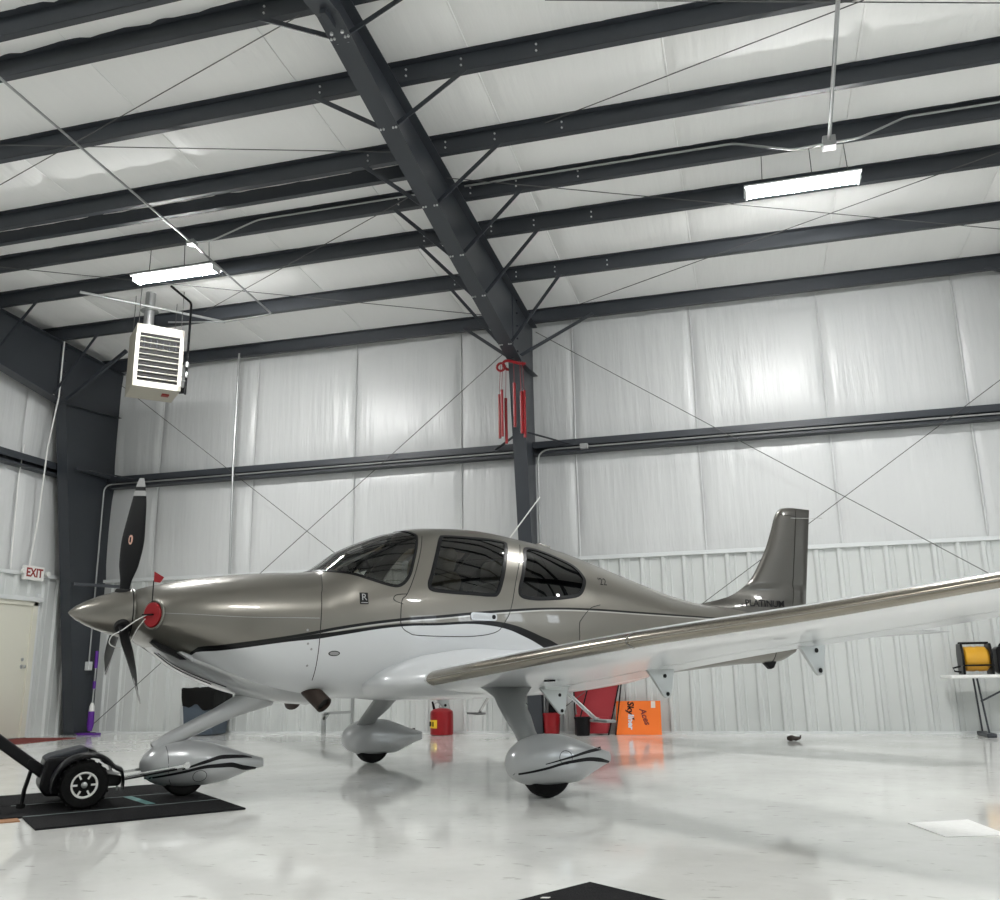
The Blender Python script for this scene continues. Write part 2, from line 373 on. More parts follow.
while x < XR-.05:
    L = min(.915, XR-x); put(liner_mesh(L, 6.4), 'liner_panel', LINER, wf, Matrix.Translation((x+L, YF, 0)) @ Matrix.Rotation(math.pi, 4, 'Z')); x += L

# --- ceiling: vinyl blankets laid over the purlins, a seam every 1.83 m
PUR = [13.16, 11.68, 10.36, 9.43, 8.48, 7.26, 6.14]
ce = MB().add([(XL-.2, D+.2, roof_z(D)+.30), (XR+.2, D+.2, roof_z(D)+.30), (XR+.2, 5.9, roof_z(5.9)+.30), (XL-.2, 5.9, roof_z(5.9)+.30), (XL-.2, YF-.2, roof_z(YF)+.30), (XR+.2, YF-.2, roof_z(YF)+.30)], [(0, 1, 2, 3), (3, 2, 5, 4)]).build('ceiling', LINER, fix=False); tag(ce, 'white insulated roof over the dark purlins', None, None, 'structure')
CS = [XL]+[1.47-1.83*k for k in range(6, -1, -1)]+[1.47+1.83*k for k in range(1, 6)]+[XR]
def blanket(a, b, ys, seed):
    rnd = random.Random(seed); rows = []; nx = 14; p1, p2 = rnd.uniform(0, 6), rnd.uniform(0, 6)
    for i in range(nx+1):
        u = i/nx; r_ = []
        for j in range(len(ys)-1):
            n = 7
            for k in range(n if j < len(ys)-2 else n+1):
                t = k/n; yy = ys[j]+(ys[j+1]-ys[j])*t
                sag = 0.045*math.sin(math.pi*t)**0.8*(min(1, min(u, 1-u)/.08)**.6*.8+.2)
                wr_ = .004*math.sin(23*u+p1+1.5*t)+.003*math.sin(37*u+p2)
                r_.append((a+(b-a)*u, yy, roof_z(yy)+.205-sag+wr_))
        rows.append(r_)
    return MB().grid(rows)
ysb = [D+.05]+PUR+[5.66]
ysf = [5.66]+[11.8-q for q in reversed(PUR)]+[YF-.05]
for i in range(len(CS)-1):
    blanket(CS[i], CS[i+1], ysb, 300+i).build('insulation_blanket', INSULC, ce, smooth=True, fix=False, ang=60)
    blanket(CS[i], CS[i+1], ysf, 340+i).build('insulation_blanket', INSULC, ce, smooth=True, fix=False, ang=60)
    if i > 0:
        pts_ = []
        for j in range(len(ysb)-1):
            for k in range(6): yy = ysb[j]+(ysb[j+1]-ysb[j])*k/6; pts_.append((CS[i], yy, roof_z(yy)+.206-.2*.045*math.sin(math.pi*k/6)**.8))
        MB().tube(pts_, .012, 6).build('seam_tape', INSULC, ce, smooth=True)

# ================================================================== steel frames
FRX = [-10.74, -3.02, 4.66, 12.2]
def frame(name, xf, label, base_y, top_y, fw=0.2):
    t = empty(name, (xf, D-.2, 0), 0, label, 'steel frame', 'rigid steel frames of the hangar')
    for mir in (0, 1):
        def Y(y): return 11.8-y if mir else y
        yo = D-.06
        # column web, outer flange, inner flange
        kz = 5.33; ztop = roof_z(yo)
        MB().prism([(yo, 0), (base_y, 0), (top_y, kz), (yo, kz+.12)], lambda u, v, w_: (xf-.005+.01*w_, Y(u), v)).build('column_web', STEEL, t)
        MB().bar((xf, Y(yo), 0), (xf, Y(yo), ztop), fw, .012, (1, 0, 0)).build('outer_flange', STEEL, t)
        MB().bar((xf, Y(base_y), 0), (xf, Y(top_y), kz), .012, fw, (1, 0, 0)).build('inner_flange', STEEL, t)
        MB().span((xf-fw/2-.02, Y(yo+.02), 0), (xf+fw/2+.02, Y(base_y-.03), .02)).build('base_plate', STEEL, t)
        # rafter
        bot = [(top_y, kz), (9.5, 5.71), (5.9, 6.27)]
        poly = bot+[(5.9, roof_z(5.9)), (yo, roof_z(yo))]
        MB().prism([(yo, kz+.12)]+poly, lambda u, v, w_: (xf-.005+.01*w_, Y(u), v)).build('rafter_web', STEEL, t)
        for (a, b) in zip(bot[:-1], bot[1:]):
            MB().bar((xf, Y(a[0]), a[1]), (xf, Y(b[0]), b[1]), .014, fw, (1, 0, 0)).build('bottom_flange', STEEL, t)
        MB().bar((xf, Y(yo), roof_z(yo)-.006), (xf, Y(5.9), roof_z(5.9)-.006), .012, fw, (1, 0, 0)).build('top_flange', STEEL, t)
        # knee stiffeners and splice plates
        MB().bar((xf, Y(top_y-.03), kz), (xf, Y(top_y-.03), roof_z(top_y)), fw, .03, (1, 0, 0)).build('splice_plate', STEEL, t)
        MB().bar((xf, Y(top_y), kz), (xf, Y(yo), kz+.12), .012, fw*.9, (1, 0, 0)).build('knee_stiffener', STEEL, t)
        if mir == 0:
            for kq in range(5):
                for sx in (-.06, .06):
                    MB().lathe([(.016, 0), (.016, .018)], 6, Matrix.Translation((xf+sx, top_y-.05, kz+.12+.2*kq)) @ Matrix.Rotation(math.pi/2, 4, 'X')).build('bolt', STEEL, t)
    MB().bar((xf, 5.9, 6.20), (xf, 5.9, roof_z(5.9)-.0), fw, .05, (1, 0, 0)).build('ridge_splice', STEEL, t)
    for sx in (-.05, .05):
        for sy in (-.07, .07):
            MB().lathe([(.016, 0), (.016, .02)], 6, Matrix.Translation((xf+sx, 5.9+sy+.25, 6.215))).build('bolt', BOLT, t)
    return t
fr_l = frame('rigid_frame', FRX[0], 'dark steel frame standing in the corner beside the exit door', 12.88, 11.95)
fr_m = frame('rigid_frame', FRX[1], 'dark steel frame with red hanging rods clamped to its column', 13.02, 12.22)
fr_r = frame('rigid_frame', FRX[2], 'dark steel frame past the white folding table', 13.02, 12.22)
BAYS = [(-10.74, -3.02), (-3.02, 4.66), (4.66, 12.2)]
# flange braces: parts of the frame, both sides at each purlin
for (t, xf) in ((fr_m, FRX[1]), (fr_r, FRX[2]), (fr_l, FRX[0])):
    for y in PUR[1:]:
        zb = np.interp(y, [5.9, 9.5, 12.22], [6.27, 5.71, 5.33])
        for sx in (-1, 1):
            if t is fr_l and sx < 0: continue
            MB().bar((xf+sx*.09, y, zb+.02), (xf+sx*.85, y, roof_z(y)+.05), .045, .012, (0, 1, 0)).build('flange_brace', STEEL, t)
            for q in (.05, .08): MB().lathe([(.012, -.008), (.012, .008)], 6, Matrix.Translation((xf+sx*q, y, zb-.012))).build('bolt', BOLT, t)
    if t is not fr_l:
        MB().bar((xf-.10, 12.2, 5.40), (xf-1.05, 13.1, 6.30), .05, .014, (0, 1, 0)).build('flange_brace', STEEL, t)
        MB().bar((xf+.10, 12.2, 5.40), (xf+1.05, 13.1, 6.30), .05, .014, (0, 1, 0)).build('flange_brace', STEEL, t)
    else:
        MB().bar((xf+.10, 11.95, 5.38), (xf+1.15, 12.0, 6.15), .05, .05, (0, 1, 0)).build('flange_brace', STEEL, t)
    for sx in (-1, 1):
        if t is fr_l and sx < 0: continue
        MB().bar((xf+sx*.08, 12.62, 4.33), (xf+sx*.65, D-.12, 4.25), .05, .01, (0, 0, 1)).build('girt_brace', STEEL, t)
    if t is fr_l:
        MB().bar((xf+.08, 12.35, 4.30), (xf+.08, D-.05, 4.32), .05, .05).build('girt_brace', STEEL, t)
        MB().bar((xf+.08, 12.55, 2.40), (xf+.5, D-.06, 2.40), .05, .05).build('girt_brace', STEEL, t)

# purlins (Z section), one per bay and line
bolt_me = MB().lathe([(.011, 0), (.011, .012)], 6, Matrix.Rotation(math.pi/2, 4, 'X'))
def purlin(x0, x1, y, label, name='roof_purlin', depth=.20, z=None, group='dark roof purlins', flip=1):
    zb = roof_z(y) if z is None else z
    t = MB()
    t.span((x0, y-.004, zb), (x1, y+.004, zb+depth))
    t.span((x0, y, zb), (x1, y+flip*.07, zb+.007)); t.span((x0, y, zb+depth-.007), (x1, y-flip*.07, zb+depth))
    t.span((x0, y+flip*.063, zb), (x1, y+flip*.07, zb+.022))
    o = t.build(name, STEEL); tag(o, label, 'purlin', group); return o
names = ['ridge', 'second', 'third', 'fourth', 'fifth', 'sixth']
ordn = ['along the top of the back wall', 'first in from the back wall', 'second in from the back wall', 'third in from the back wall', 'fourth in from the back wall', 'fifth in from the back wall', 'just behind the roof ridge']
bayn = ['above the heater', 'above the airplane tail', 'past the folding table']
for bi, (x0, x1) in enumerate(BAYS):
    for pi, y in enumerate(PUR):
        ex0 = x0-.3 if bi == 0 else x0+.01; ex1 = x1+.2 if bi == 2 else x1-.01
        nm = 'eave_strut' if pi == 0 else 'roof_purlin'
        p_ = purlin(ex0, ex1, y, f'dark steel {"eave strut" if pi == 0 else "purlin"} {bayn[bi]}, {ordn[pi]}', nm, .195)
        if bi < 2 and pi > 0:
            for bx in ((x1-.18, x1-.75) if bi == 0 else (x0+.18, x0+.75, x0+1.5)):
                for dz in (.06, .13):
                    b_ = MB(); b_.v = [tuple(Vector(q)+Vector((bx, y-.004, roof_z(y)+dz))) for q in bolt_me.v]; b_.f = bolt_me.f; b_.build('bolt', BOLT, p_)
    for pi, y in enumerate([11.8-q for q in PUR]):
        o = purlin(x0+.01, x1-.01, y, f'dark steel purlin {bayn[bi]}, {ordn[pi].replace("back wall", "hangar door").replace("behind", "before")}', group='dark purlins over the hangar door')
# extra purlins in the bay with the heater
o = purlin(-11.0, -3.1, 8.80, 'extra dark purlin over the hanging heater, laid close beside its neighbour')
# girts
for bi, (x0, x1) in enumerate(BAYS):
    t = MB(); gz = 4.13; yw = D-.045
    t.span((x0+.01, yw-.16, gz), (x1-.01, yw+.02, gz+.012)); t.span((x0+.01, yw-.16, gz+.19), (x1-.01, yw+.02, gz+.20)); t.span((x0+.01, yw-.165, gz+.10), (x1-.01, yw-.155, gz+.20)); t.span((x0+.01, yw-.165, gz), (x1-.01, yw-.155, gz+.03)); t.span((x0+.01, yw+.0, gz), (x1-.01, yw+.01, gz+.2))
    o = t.build('wall_girt', STEEL); tag(o, ['dark wall girt between the corner frame and the middle column', 'dark wall girt crossing behind the airplane tail', 'dark wall girt past the folding table'][bi], 'girt', 'dark wall girts')
t = MB(); gz = 4.17
t.span((XL, 6.0, gz), (XL+.16, D-.2, gz+.012)); t.span((XL, 6, gz+.19), (XL+.16, D-.2, gz+.2)); t.span((XL+.155, 6, gz+.09), (XL+.165, D-.2, gz+.2)); t.span((XL+.155, 6, gz), (XL+.165, D-.2, gz+.03)); t.span((XL-.01, 6, gz), (XL, D-.2, gz+.2))
tag(t.build('wall_girt', STEEL), 'dark wall girt above the exit door', 'girt', 'dark wall girts')

# bracing rods
def rod(name, a, b, r, m, label, cat, group): tag(MB().tube([a, b], r, 6).build(name, m), label, cat, group)
G = 'thin steel bracing rods'
def wall_line(a, b, xa, xb, off=.27):
    a, b = Vector(on_wall(*a, off)), Vector(on_wall(*b, off)); f_ = lambda x: tuple(a+(b-a)*((x-a.x)/(b.x-a.x))); return f_(xa), f_(xb)
for (a, b, lb) in [(*wall_line((503, 354), (255, 578), -3.13, -10.6), 'thin bracing rod from the middle column top down to the corner frame foot'), (*wall_line((126, 389), (331, 550), -10.6, -3.13, .24), 'thin bracing rod from below the heater down behind the airplane cabin'),
                   (*wall_line((560, 345), (960, 558), -2.9, 4.55), 'thin bracing rod from the middle column top down past the tail fin'), (*wall_line((1000, 380), (815, 519), 4.55, -2.9, .24), 'thin bracing rod crossing the wall behind the fin tip')]:
    rod('bracing_rod', a, b, .006, CABLE, lb, 'bracing rod', G)
for (a, b, lb) in [((0, 185), (300, 15), 'thin roof rod climbing across the first purlins to the ridge splice'), ((0, 145), (392, 152), 'thin roof rod running level to the rafter in the heater bay'), ((204, 312), (411, 196), 'thin roof rod climbing right from above the heater'), ((0, 267), (484, 315), 'thin roof rod passing behind the lamp over the heater'),
                   ((545, 123), (864, 0), 'thin roof rod rising from the rafter above the lit tail bay'), ((447, 178), (1000, 229), 'thin roof rod crossing just below the lamp of the tail bay'), ((580, 304), (1000, 152), 'thin roof rod rising from the eave of the tail bay'), ((545, 0), (1000, 3), 'thin roof rod nearest the ridge in the tail bay')]:
    rod('bracing_rod', on_roof(*a), on_roof(*b), .0055, CABLE, lb, 'bracing rod', G)

# ================================================================== lamps
def led(x, y, z, label, own=None):
    t = empty('led_light', (x, y, z), 0, label, 'light', 'LED strip lights')
    L = 1.22
    MB().box((x, y, z+.045), (L+.03, .27, .022)).build('housing_hood', TRIMW, t, bevel=.006)  # plate widened into a hood to block upward light from the diffuser
    pr = [(-.085, .03), (-.075, .0), (-.045, -.022), (.045, -.022), (.075, .0), (.085, .03)]
    MB().prism(pr, lambda u, v, w_: (x-L/2+.02+(L-.04)*w_, y+u, z+v)).build('diffuser', LAMP, t)
    for sx in (-1, 1): MB().box((x+sx*(L/2-.005), y, z+.015), (.022, .175, .085)).build('end_cap', TRIMW, t, bevel=.006)
    for sx in (-.42, .12, .5): MB().tube([(x+sx, y, z+.08), (x+sx*.95, y-.02, roof_z(y)+.20)], .005, 6).build('hanger_wire', CABLE, t)
    return t
LR = [(0.96, 9.67, 'lit LED strip hanging above the airplane tail'), (-7.02, 9.62, 'lit LED strip hanging above the unit heater'), (8.6, 9.65, 'lit LED strip past the folding table'),
      (0.96, 2.1, 'lit LED strip over the hangar door, tail side'), (-7.0, 2.1, 'lit LED strip over the hangar door, nose side'), (8.6, 2.1, 'lit LED strip over the hangar door, far end')]
for (x, y, lb) in LR: led(x, y, 6.08, lb)
# conduits and boxes under the roof
zc = 6.2
def pp(x, y, z): return on_plane(x, y, (0, 0, 1), z)
def pipe(name, pts, r, m, label, cat='conduit', group=None, rr=.08): return tag(MB().tube(arc_pts(pts, rr), r, 8).build(name, m, smooth=True), label, cat, group)
GC = 'electrical conduits'
a = pp(0, 78, 6.3); b = pp(192, 243, 6.22); c_ = pp(272, 314, 6.18); d_ = pp(225, 322, 6.2)
a0 = (a[0]+(a[0]-b[0])*.3, a[1]+(a[1]-b[1])*.3, a[2]+.02)
pipe('conduit', [a0, a, b], .013, GALV, 'straight roof conduit running to the junction box by the heater light', group=GC)
pipe('conduit', [b, c_, d_, (-8.35, 11.35, 6.25)], .013, GALV, 'roof conduit running on from the junction box and bending towards the heater', group=GC)
tag(MB().box(b, (.11, .11, .06)).build('junction_box', GALV, bevel=.006), 'small junction box beside the lamp above the heater', 'junction box', 'junction boxes')
y3 = PUR[3]-.02
pipe('conduit', [b, (b[0]+.25, b[1]+.05, b[2]+.02), (b[0]+.75, y3-.03, roof_z(y3)+.13), (-3.1, y3-.03, roof_z(y3)+.13)], .011, GALV, 'conduit from the heater lamp box along the purlin to the rafter', group=GC)
e1 = pp(840, -30, 6.4); e2 = pp(829, 143, 6.18)
pipe('conduit', [e1, e2], .02, GALV, 'straight roof conduit dropping to the junction box of the tail bay', group=GC)
tag(MB().box(e2, (.13, .12, .12)).build('junction_box', GALV, bevel=.006), 'square junction box above the lamp of the tail bay', 'junction box', 'junction boxes')
pipe('conduit', [(e2[0], e2[1], e2[2]), (e2[0]-.35, e2[1]+.03, e2[2]+.0), (e2[0]-.95, y3-.03, roof_z(y3)+.14), (-2.9, y3-.03, roof_z(y3)+.14)], .013, GALV, 'conduit from the tail bay box along the purlin towards the rafter', group=GC)
pipe('conduit', [(e2[0], e2[1], e2[2]), (e2[0]+.3, e2[1]+.03, e2[2]+.02), (e2[0]+.85, y3-.03, roof_z(y3)+.13), (4.5, y3-.03, roof_z(y3)+.13)], .013, GALV, 'conduit from the tail bay box along the purlin away from the rafter', group=GC)
# wall conduits
gz = 4.19; yg = D-.23
pipe('conduit', [(4.5, yg, gz), (-2.93, yg, gz), (-2.93, yg, .3)], .014, GALV, 'grey conduit along the girt bending down the middle column', group=GC, rr=.2)
pipe('conduit', [(-3.2, yg, gz), (-10.40, yg, gz), (-10.69, D-.30, gz-.02), (-10.69, D-.28, 1.15)], .014, GALV, 'grey conduit along the girt bending down the corner frame', group=GC, rr=.2)
tag(MB().box((-10.69, D-.28, 1.09), (.08, .09, .14)).build('outlet_box', TRIMW, bevel=.006), 'small outlet box on the corner frame above the purple mop', 'outlet')
tag(MB().box((-2.2, yg-.02, gz), (.12, .08, .08)).build('junction_box', GALV, bevel=.006), 'junction box on the girt beside the middle column', 'junction box', 'junction boxes')
pipe('conduit', [(-8.20, D-.25, 6.35), (-8.20, D-.25, 4.3), (-8.17, D-.22, 2.52)], .022, GALV, 'thick vertical conduit on the back wall below the heater', group=GC)
pipe('cable', [(-10.62, 11.75, 6.33), (-10.64, 11.78, 5.4), (-10.70, 11.72, 4.5), (-10.8, 11.80, 3.4), (-10.95, 11.88, 2.6)], .012, WCABLE, 'white cable drooping down beside the corner frame to the exit sign', 'cable')
pipe('cable', [(XL+.05, 11.55, 4.55), (XL+.06, 11.50, 4.0), (XL+.06, 11.55, 2.56)], .010, WCABLE, 'thin white cable down the end wall left of the exit sign', 'cable')

# ================================================================== unit heater
HRZ = math.radians(46); HC = (-8.24, 10.95)
t = empty('unit_heater', (HC[0], HC[1], 4.94), HRZ, 'beige gas unit heater hanging from the roof', 'heater')
hw_, hd_, hh_ = .335, .31, .95
def HB(mb, name, m, bevel=0., smooth=False, parent=None): return mb.build(name, m, parent or t, local=True, bevel=bevel, smooth=smooth)
HB(MB().span((-hw_, -hd_, 0), (hw_, hd_, hh_)), 'cabinet', BEIGE, .012)
fwd = .055
CREAM = mat('cream_front_paint', (.50, .485, .43), .4)
for (a, b) in (((-hw_, -hd_-.03, 0), (-hw_+fwd, -hd_, hh_)), ((hw_-fwd, -hd_-.03, 0), (hw_, -hd_, hh_)), ((-hw_, -hd_-.03, 0), (hw_, -hd_, .09)), ((-hw_, -hd_-.03, hh_-.13), (hw_, -hd_, hh_))): HB(MB().span(a, b), 'front_frame', CREAM, .003)
HB(MB().span((-hw_+fwd, -hd_-.012, .09), (hw_-fwd, -hd_-.004, hh_-.13)), 'outlet_opening', DARKV)
nl = 8
for k in range(nl):
    z = .14+(hh_-.33)*k/(nl-1)
    HB(MB().box((0, -hd_-.03, z), (2*hw_-2*fwd-.01, .026, .008), Matrix.Rotation(math.radians(-12), 3, 'X')), 'louver', CREAM)
for k in range(6): HB(MB().tube([(-.22+.088*k, -hd_-.012, hh_-.34), (-.22+.088*k, -hd_-.012, hh_-.22)], .014, 8), 'burner_tube', GREYP)
ftop = roof_z(HC[1])+.19-4.94
HB(MB().tube([(-.12, .06, hh_-.02), (-.12, .06, ftop)], .075, 20), 'flue_pipe', GALV, smooth=True)
HB(MB().lathe([(.13, 0), (.13, .012)], 24, Matrix.Translation((-.12, .06, hh_+.36))), 'flue_collar', GALV)
for (xx, yy) in ((-.30, -.25), (.30, -.25), (-.30, .25), (.30, .25)): HB(MB().tube([(xx, yy, hh_-.01), (xx, yy, ftop)], .006, 6), 'hanger_rod', CABLE)
MB().tube([pp(80, 292, 6.28), pp(225, 322, 6.28)], .022, 8).build('support_rail', GALV, t)
HB(MB().span((.12, -.12, -.02), (.22, -.02, 0)), 'indicator', SIGNR)
ga = on_plane(171, 286, (0, 1, 0), 10.7); gb = on_plane(191.5, 303, (0, 1, 0), 11.1); gc = on_plane(184, 392, (0, 1, 0), 11.1); gc = (gb[0], gb[1], gc[2])
gp = empty('gas_pipe', gc, 0, 'black gas pipe with valves beside the unit heater', 'pipe')
MB().tube(arc_pts([ga, gb, (gc[0], gc[1], gc[2]+.06), (gc[0]-.25, gc[1]+.12, gc[2]+.05)], .05), .018, 8).build('pipe_run', BLACK, gp, smooth=True)
for z in (.42, .26): MB().lathe([(.03, -.04), (.036, 0), (.03, .04)], 10, Matrix.Translation((gc[0], gc[1], gc[2]+z))).build('union_fitting', GALV, gp)
MB().tube([(gc[0], gc[1]-.02, gc[2]+.16), (gc[0]-.05, gc[1]-.10, gc[2]+.16), (gc[0]+.02, gc[1]-.12, gc[2]+.20)], .012, 6).build('valve_handle', GALV, gp)
MB().box((gc[0]-.12, gc[1]+.06, gc[2]+.05), (.09, .08, .08)).build('gas_valve', BLACK, gp, bevel=.008)
MB().tube([(gc[0], gc[1], gc[2]+.08), (gc[0], gc[1], gc[2]-.04)], .018, 8).build('drip_leg', BLACK, gp)

# ================================================================== exit sign
ES = empty('exit_sign', (XL+.1, 11.98, 2.40), 0, 'white exit sign with red letters above the door', 'sign')
ey0, ey1, ez0, ez1 = 11.78, 12.20, 2.42, 2.64
MB().span((XL+.06, ey0, ez0), (XL+.115, ey1, ez1)).build('sign_box', SIGNW, ES, bevel=.008)
text_mb('EXIT', .19, lambda u, v, w_: (XL+.117+w_, (ey0+ey1)/2+u*.9, (ez0+ez1)/2+v), bold=.03).build('lettering', SIGNR, ES, fix=False)
for q in (ey0-.05, ey1+.05):
    MB().lathe([(.02, 0), (.04, .03), (.04, .07)], 14, Matrix.Translation((XL+.09, q, ez0+.12)) @ Matrix.Rotation(math.pi/2, 4, 'Y')).build('emergency_lamp', SIGNW, ES, smooth=True)

# ================================================================== red rods on the column
RG = empty('hanging_red_rods', (-3.02, 12.1, 4.3), 0, 'red ring clamped to the middle column with red rods hanging down', 'hanging rods')
cy = 12.18; cz = 5.25
MB().tube([(-3.02+.16*math.cos(q), cy-.02+.15*math.sin(q), cz+.03*math.sin(2*q)) for q in [2*math.pi*k/20 for k in range(20)]], .022, 6, closed=True).build('clamp_ring', REDP, RG, smooth=True)
MB().tube([(-3.21+.06*math.cos(q), cy-.06, cz-.03+.06*math.sin(q)) for q in [2*math.pi*k/12 for k in range(12)]], .018, 6, closed=True).build('hook', REDP, RG, smooth=True)
for (dx, dy, z1, z0) in ((-.22, -.06, 4.80, 4.14), (-.175, -.09, 4.86, 4.16), (-.13, -.04, 4.74, 4.06), (.03, -.16, 4.92, 4.26), (.13, -.16, 4.78, 4.16), (.17, -.14, 4.80, 4.10)):
    MB().tube([(-3.02+dx, cy+dy, z1), (-3.02+dx, cy+dy, z0)], .022, 8).build('red_rod', REDP, RG, smooth=True)
    MB().tube([(-3.02+dx, cy+dy, z1), (-3.02+dx*.9, cy+dy*.9, cz)], .004, 5).build('cord', REDP, RG)
# ================================================================== airplane
AX, AY, AYAW = -4.7724, 5.5959, 0.7846
WBN, WBM, TRK = 0.886, 3.043, 1.638          # nose wheel, main wheels, half track
AC = empty('airplane', (AX, AY, 0), AYAW, 'champagne and white low-wing propeller airplane parked in the hangar', 'airplane')
def A(X, Y, Z): return (X, -Y, Z)
def LB(mb, name, m, parent=AC, smooth=True, ang=40, fix=True, bevel=0): return mb.build(name, m, parent, smooth=smooth, local=True, fix=fix, ang=ang, bevel=bevel)
def pchip(xs, ys, x):
    xs = np.asarray(xs, float); ys = np.asarray(ys, float); x = np.asarray(x, float)
    h = np.diff(xs); d = np.diff(ys)/h; m = np.zeros_like(ys); m[0] = d[0]; m[-1] = d[-1]
    for i in range(1, len(xs)-1):
        if d[i-1]*d[i] > 0:
            w1 = 2*h[i]+h[i-1]; w2 = h[i]+2*h[i-1]; m[i] = (w1+w2)/(w1/d[i-1]+w2/d[i])
    i = np.clip(np.searchsorted(xs, x)-1, 0, len(xs)-2); t = np.clip((x-xs[i])/h[i], 0, 1)
    return (1+2*t)*(1-t)**2*ys[i]+t*(1-t)**2*h[i]*m[i]+t*t*(3-2*t)*ys[i+1]+t*t*(t-1)*h[i]*m[i+1]
class Loft:
    """cross sections: X, z top, z bottom, half width, z of widest, upper and lower exponents"""
    def __init__(s, T, yc=0.0): s.T = np.array(T, float); s.yc = yc
    def sec(s, X): return [pchip(s.T[:, 0], s.T[:, k], X) for k in range(1, 7)]
    def pt(s, X, th, off=0.0):
        zt, zb, hw, zw, nt, nb = s.sec(X); sn, cs = np.sin(th), np.cos(th)
        n = np.where(sn >= 0, nt, nb); hh = np.where(sn >= 0, zt-zw, zw-zb)
        y = hw*np.sign(cs)*np.abs(cs)**(2/n); z = zw+hh*np.sign(sn)*np.abs(sn)**(2/n)
        if off == 0.0: return np.stack(np.broadcast_arrays(X, y+s.yc, z), -1)
        P = np.stack(np.broadcast_arrays(X, y+s.yc, z), -1); return P+s.nrm(X, th)*off
    def nrm(s, X, th):
        e = 1e-3; X = np.asarray(X, float)
        lo, hi = s.T[0, 0], s.T[-1, 0]
        a = s.pt(np.minimum(X+e, hi), th)-s.pt(np.maximum(X-e, lo), th); b = s.pt(X, th+e)-s.pt(X, th-e)
        n = np.cross(b, a); L = np.linalg.norm(n, axis=-1, keepdims=True); n = n/np.maximum(L, 1e-12)
        c = s.pt(X, th)-np.stack(np.broadcast_arrays(X, s.yc, s.sec(X)[3]), -1)
        return np.where((n*c).sum(-1, keepdims=True) < 0, -n, n)
    def theta(s, X, Y, Z):
        zt, zb, hw, zw, nt, nb = [float(q) for q in s.sec(X)]; up = Z >= zw; n = nt if up else nb; hh = (zt-zw) if up else (zw-zb)
        u = (abs(Y-s.yc)/hw)**(n/2); v = (min(1.0, abs(Z-zw)/hh))**(n/2); th = math.atan2(v, u)
        if not up: th = -th
        return th if Y >= s.yc else math.pi-th
    def surfY(s, X, Z):
        zt, zb, hw, zw, nt, nb = [float(q) for q in s.sec(X)]; up = Z >= zw; n = nt if up else nb; hh = (zt-zw) if up else (zw-zb)
        return s.yc+hw*max(0.0, 1-abs((Z-zw)/hh)**n)**(1/n)
    def mesh(s, Xs, nth, off=0.0, caps=True):
        th = np.arange(nth)*2*math.pi/nth; XX, TT = np.meshgrid(Xs, th, indexing='ij'); P = s.pt(XX, TT, off)
        mb = MB(); mb.grid([[A(*q) for q in row] for row in P], cv=True)
        if caps: n = len(Xs); mb.f += [tuple(range(nth)), tuple(reversed(range((n-1)*nth, n*nth)))]
        return mb
FUS = Loft([[0.44, 1.505, 1.14, .20, 1.33, 2.0, 2.0], [0.50, 1.525, 1.10, .36, 1.30, 2.1, 2.1], [0.60, 1.55, 1.06, .455, 1.28, 2.2, 2.1], [0.75, 1.585, 1.00, .515, 1.26, 2.25, 2.1], [0.95, 1.618, .91, .555, 1.24, 2.3, 2.1],
 [1.40, 1.665, .74, .60, 1.22, 2.35, 2.2], [1.74, 1.69, .69, .622, 1.22, 2.35, 2.3], [1.80, 1.722, .685, .625, 1.22, 2.35, 2.3], [1.90, 1.79, .68, .63, 1.22, 2.3, 2.35], [2.02, 1.88, .675, .638, 1.22, 2.28, 2.38], [2.20, 1.965, .67, .645, 1.22, 2.25, 2.4], [2.45, 2.055, .665, .655, 1.22, 2.2, 2.4], [2.80, 2.12, .665, .66, 1.22, 2.2, 2.4], [3.20, 2.135, .665, .655, 1.22, 2.2, 2.4],
 [3.75, 2.08, .675, .62, 1.22, 2.15, 2.3], [4.20, 2.00, .70, .56, 1.22, 2.1, 2.2], [4.66, 1.875, .735, .485, 1.22, 2.1, 2.1], [5.15, 1.735, .785, .40, 1.22, 2.05, 2.0], [5.66, 1.60, .835, .315, 1.21, 2.0, 2.0], [6.07, 1.53, .87, .25, 1.20, 2.0, 2.0], [6.57, 1.49, .905, .18, 1.19, 2.0, 2.0], [7.15, 1.45, .935, .11, 1.19, 2.0, 2.0], [7.42, 1.40, 1.03, .05, 1.2, 2.0, 2.0]])

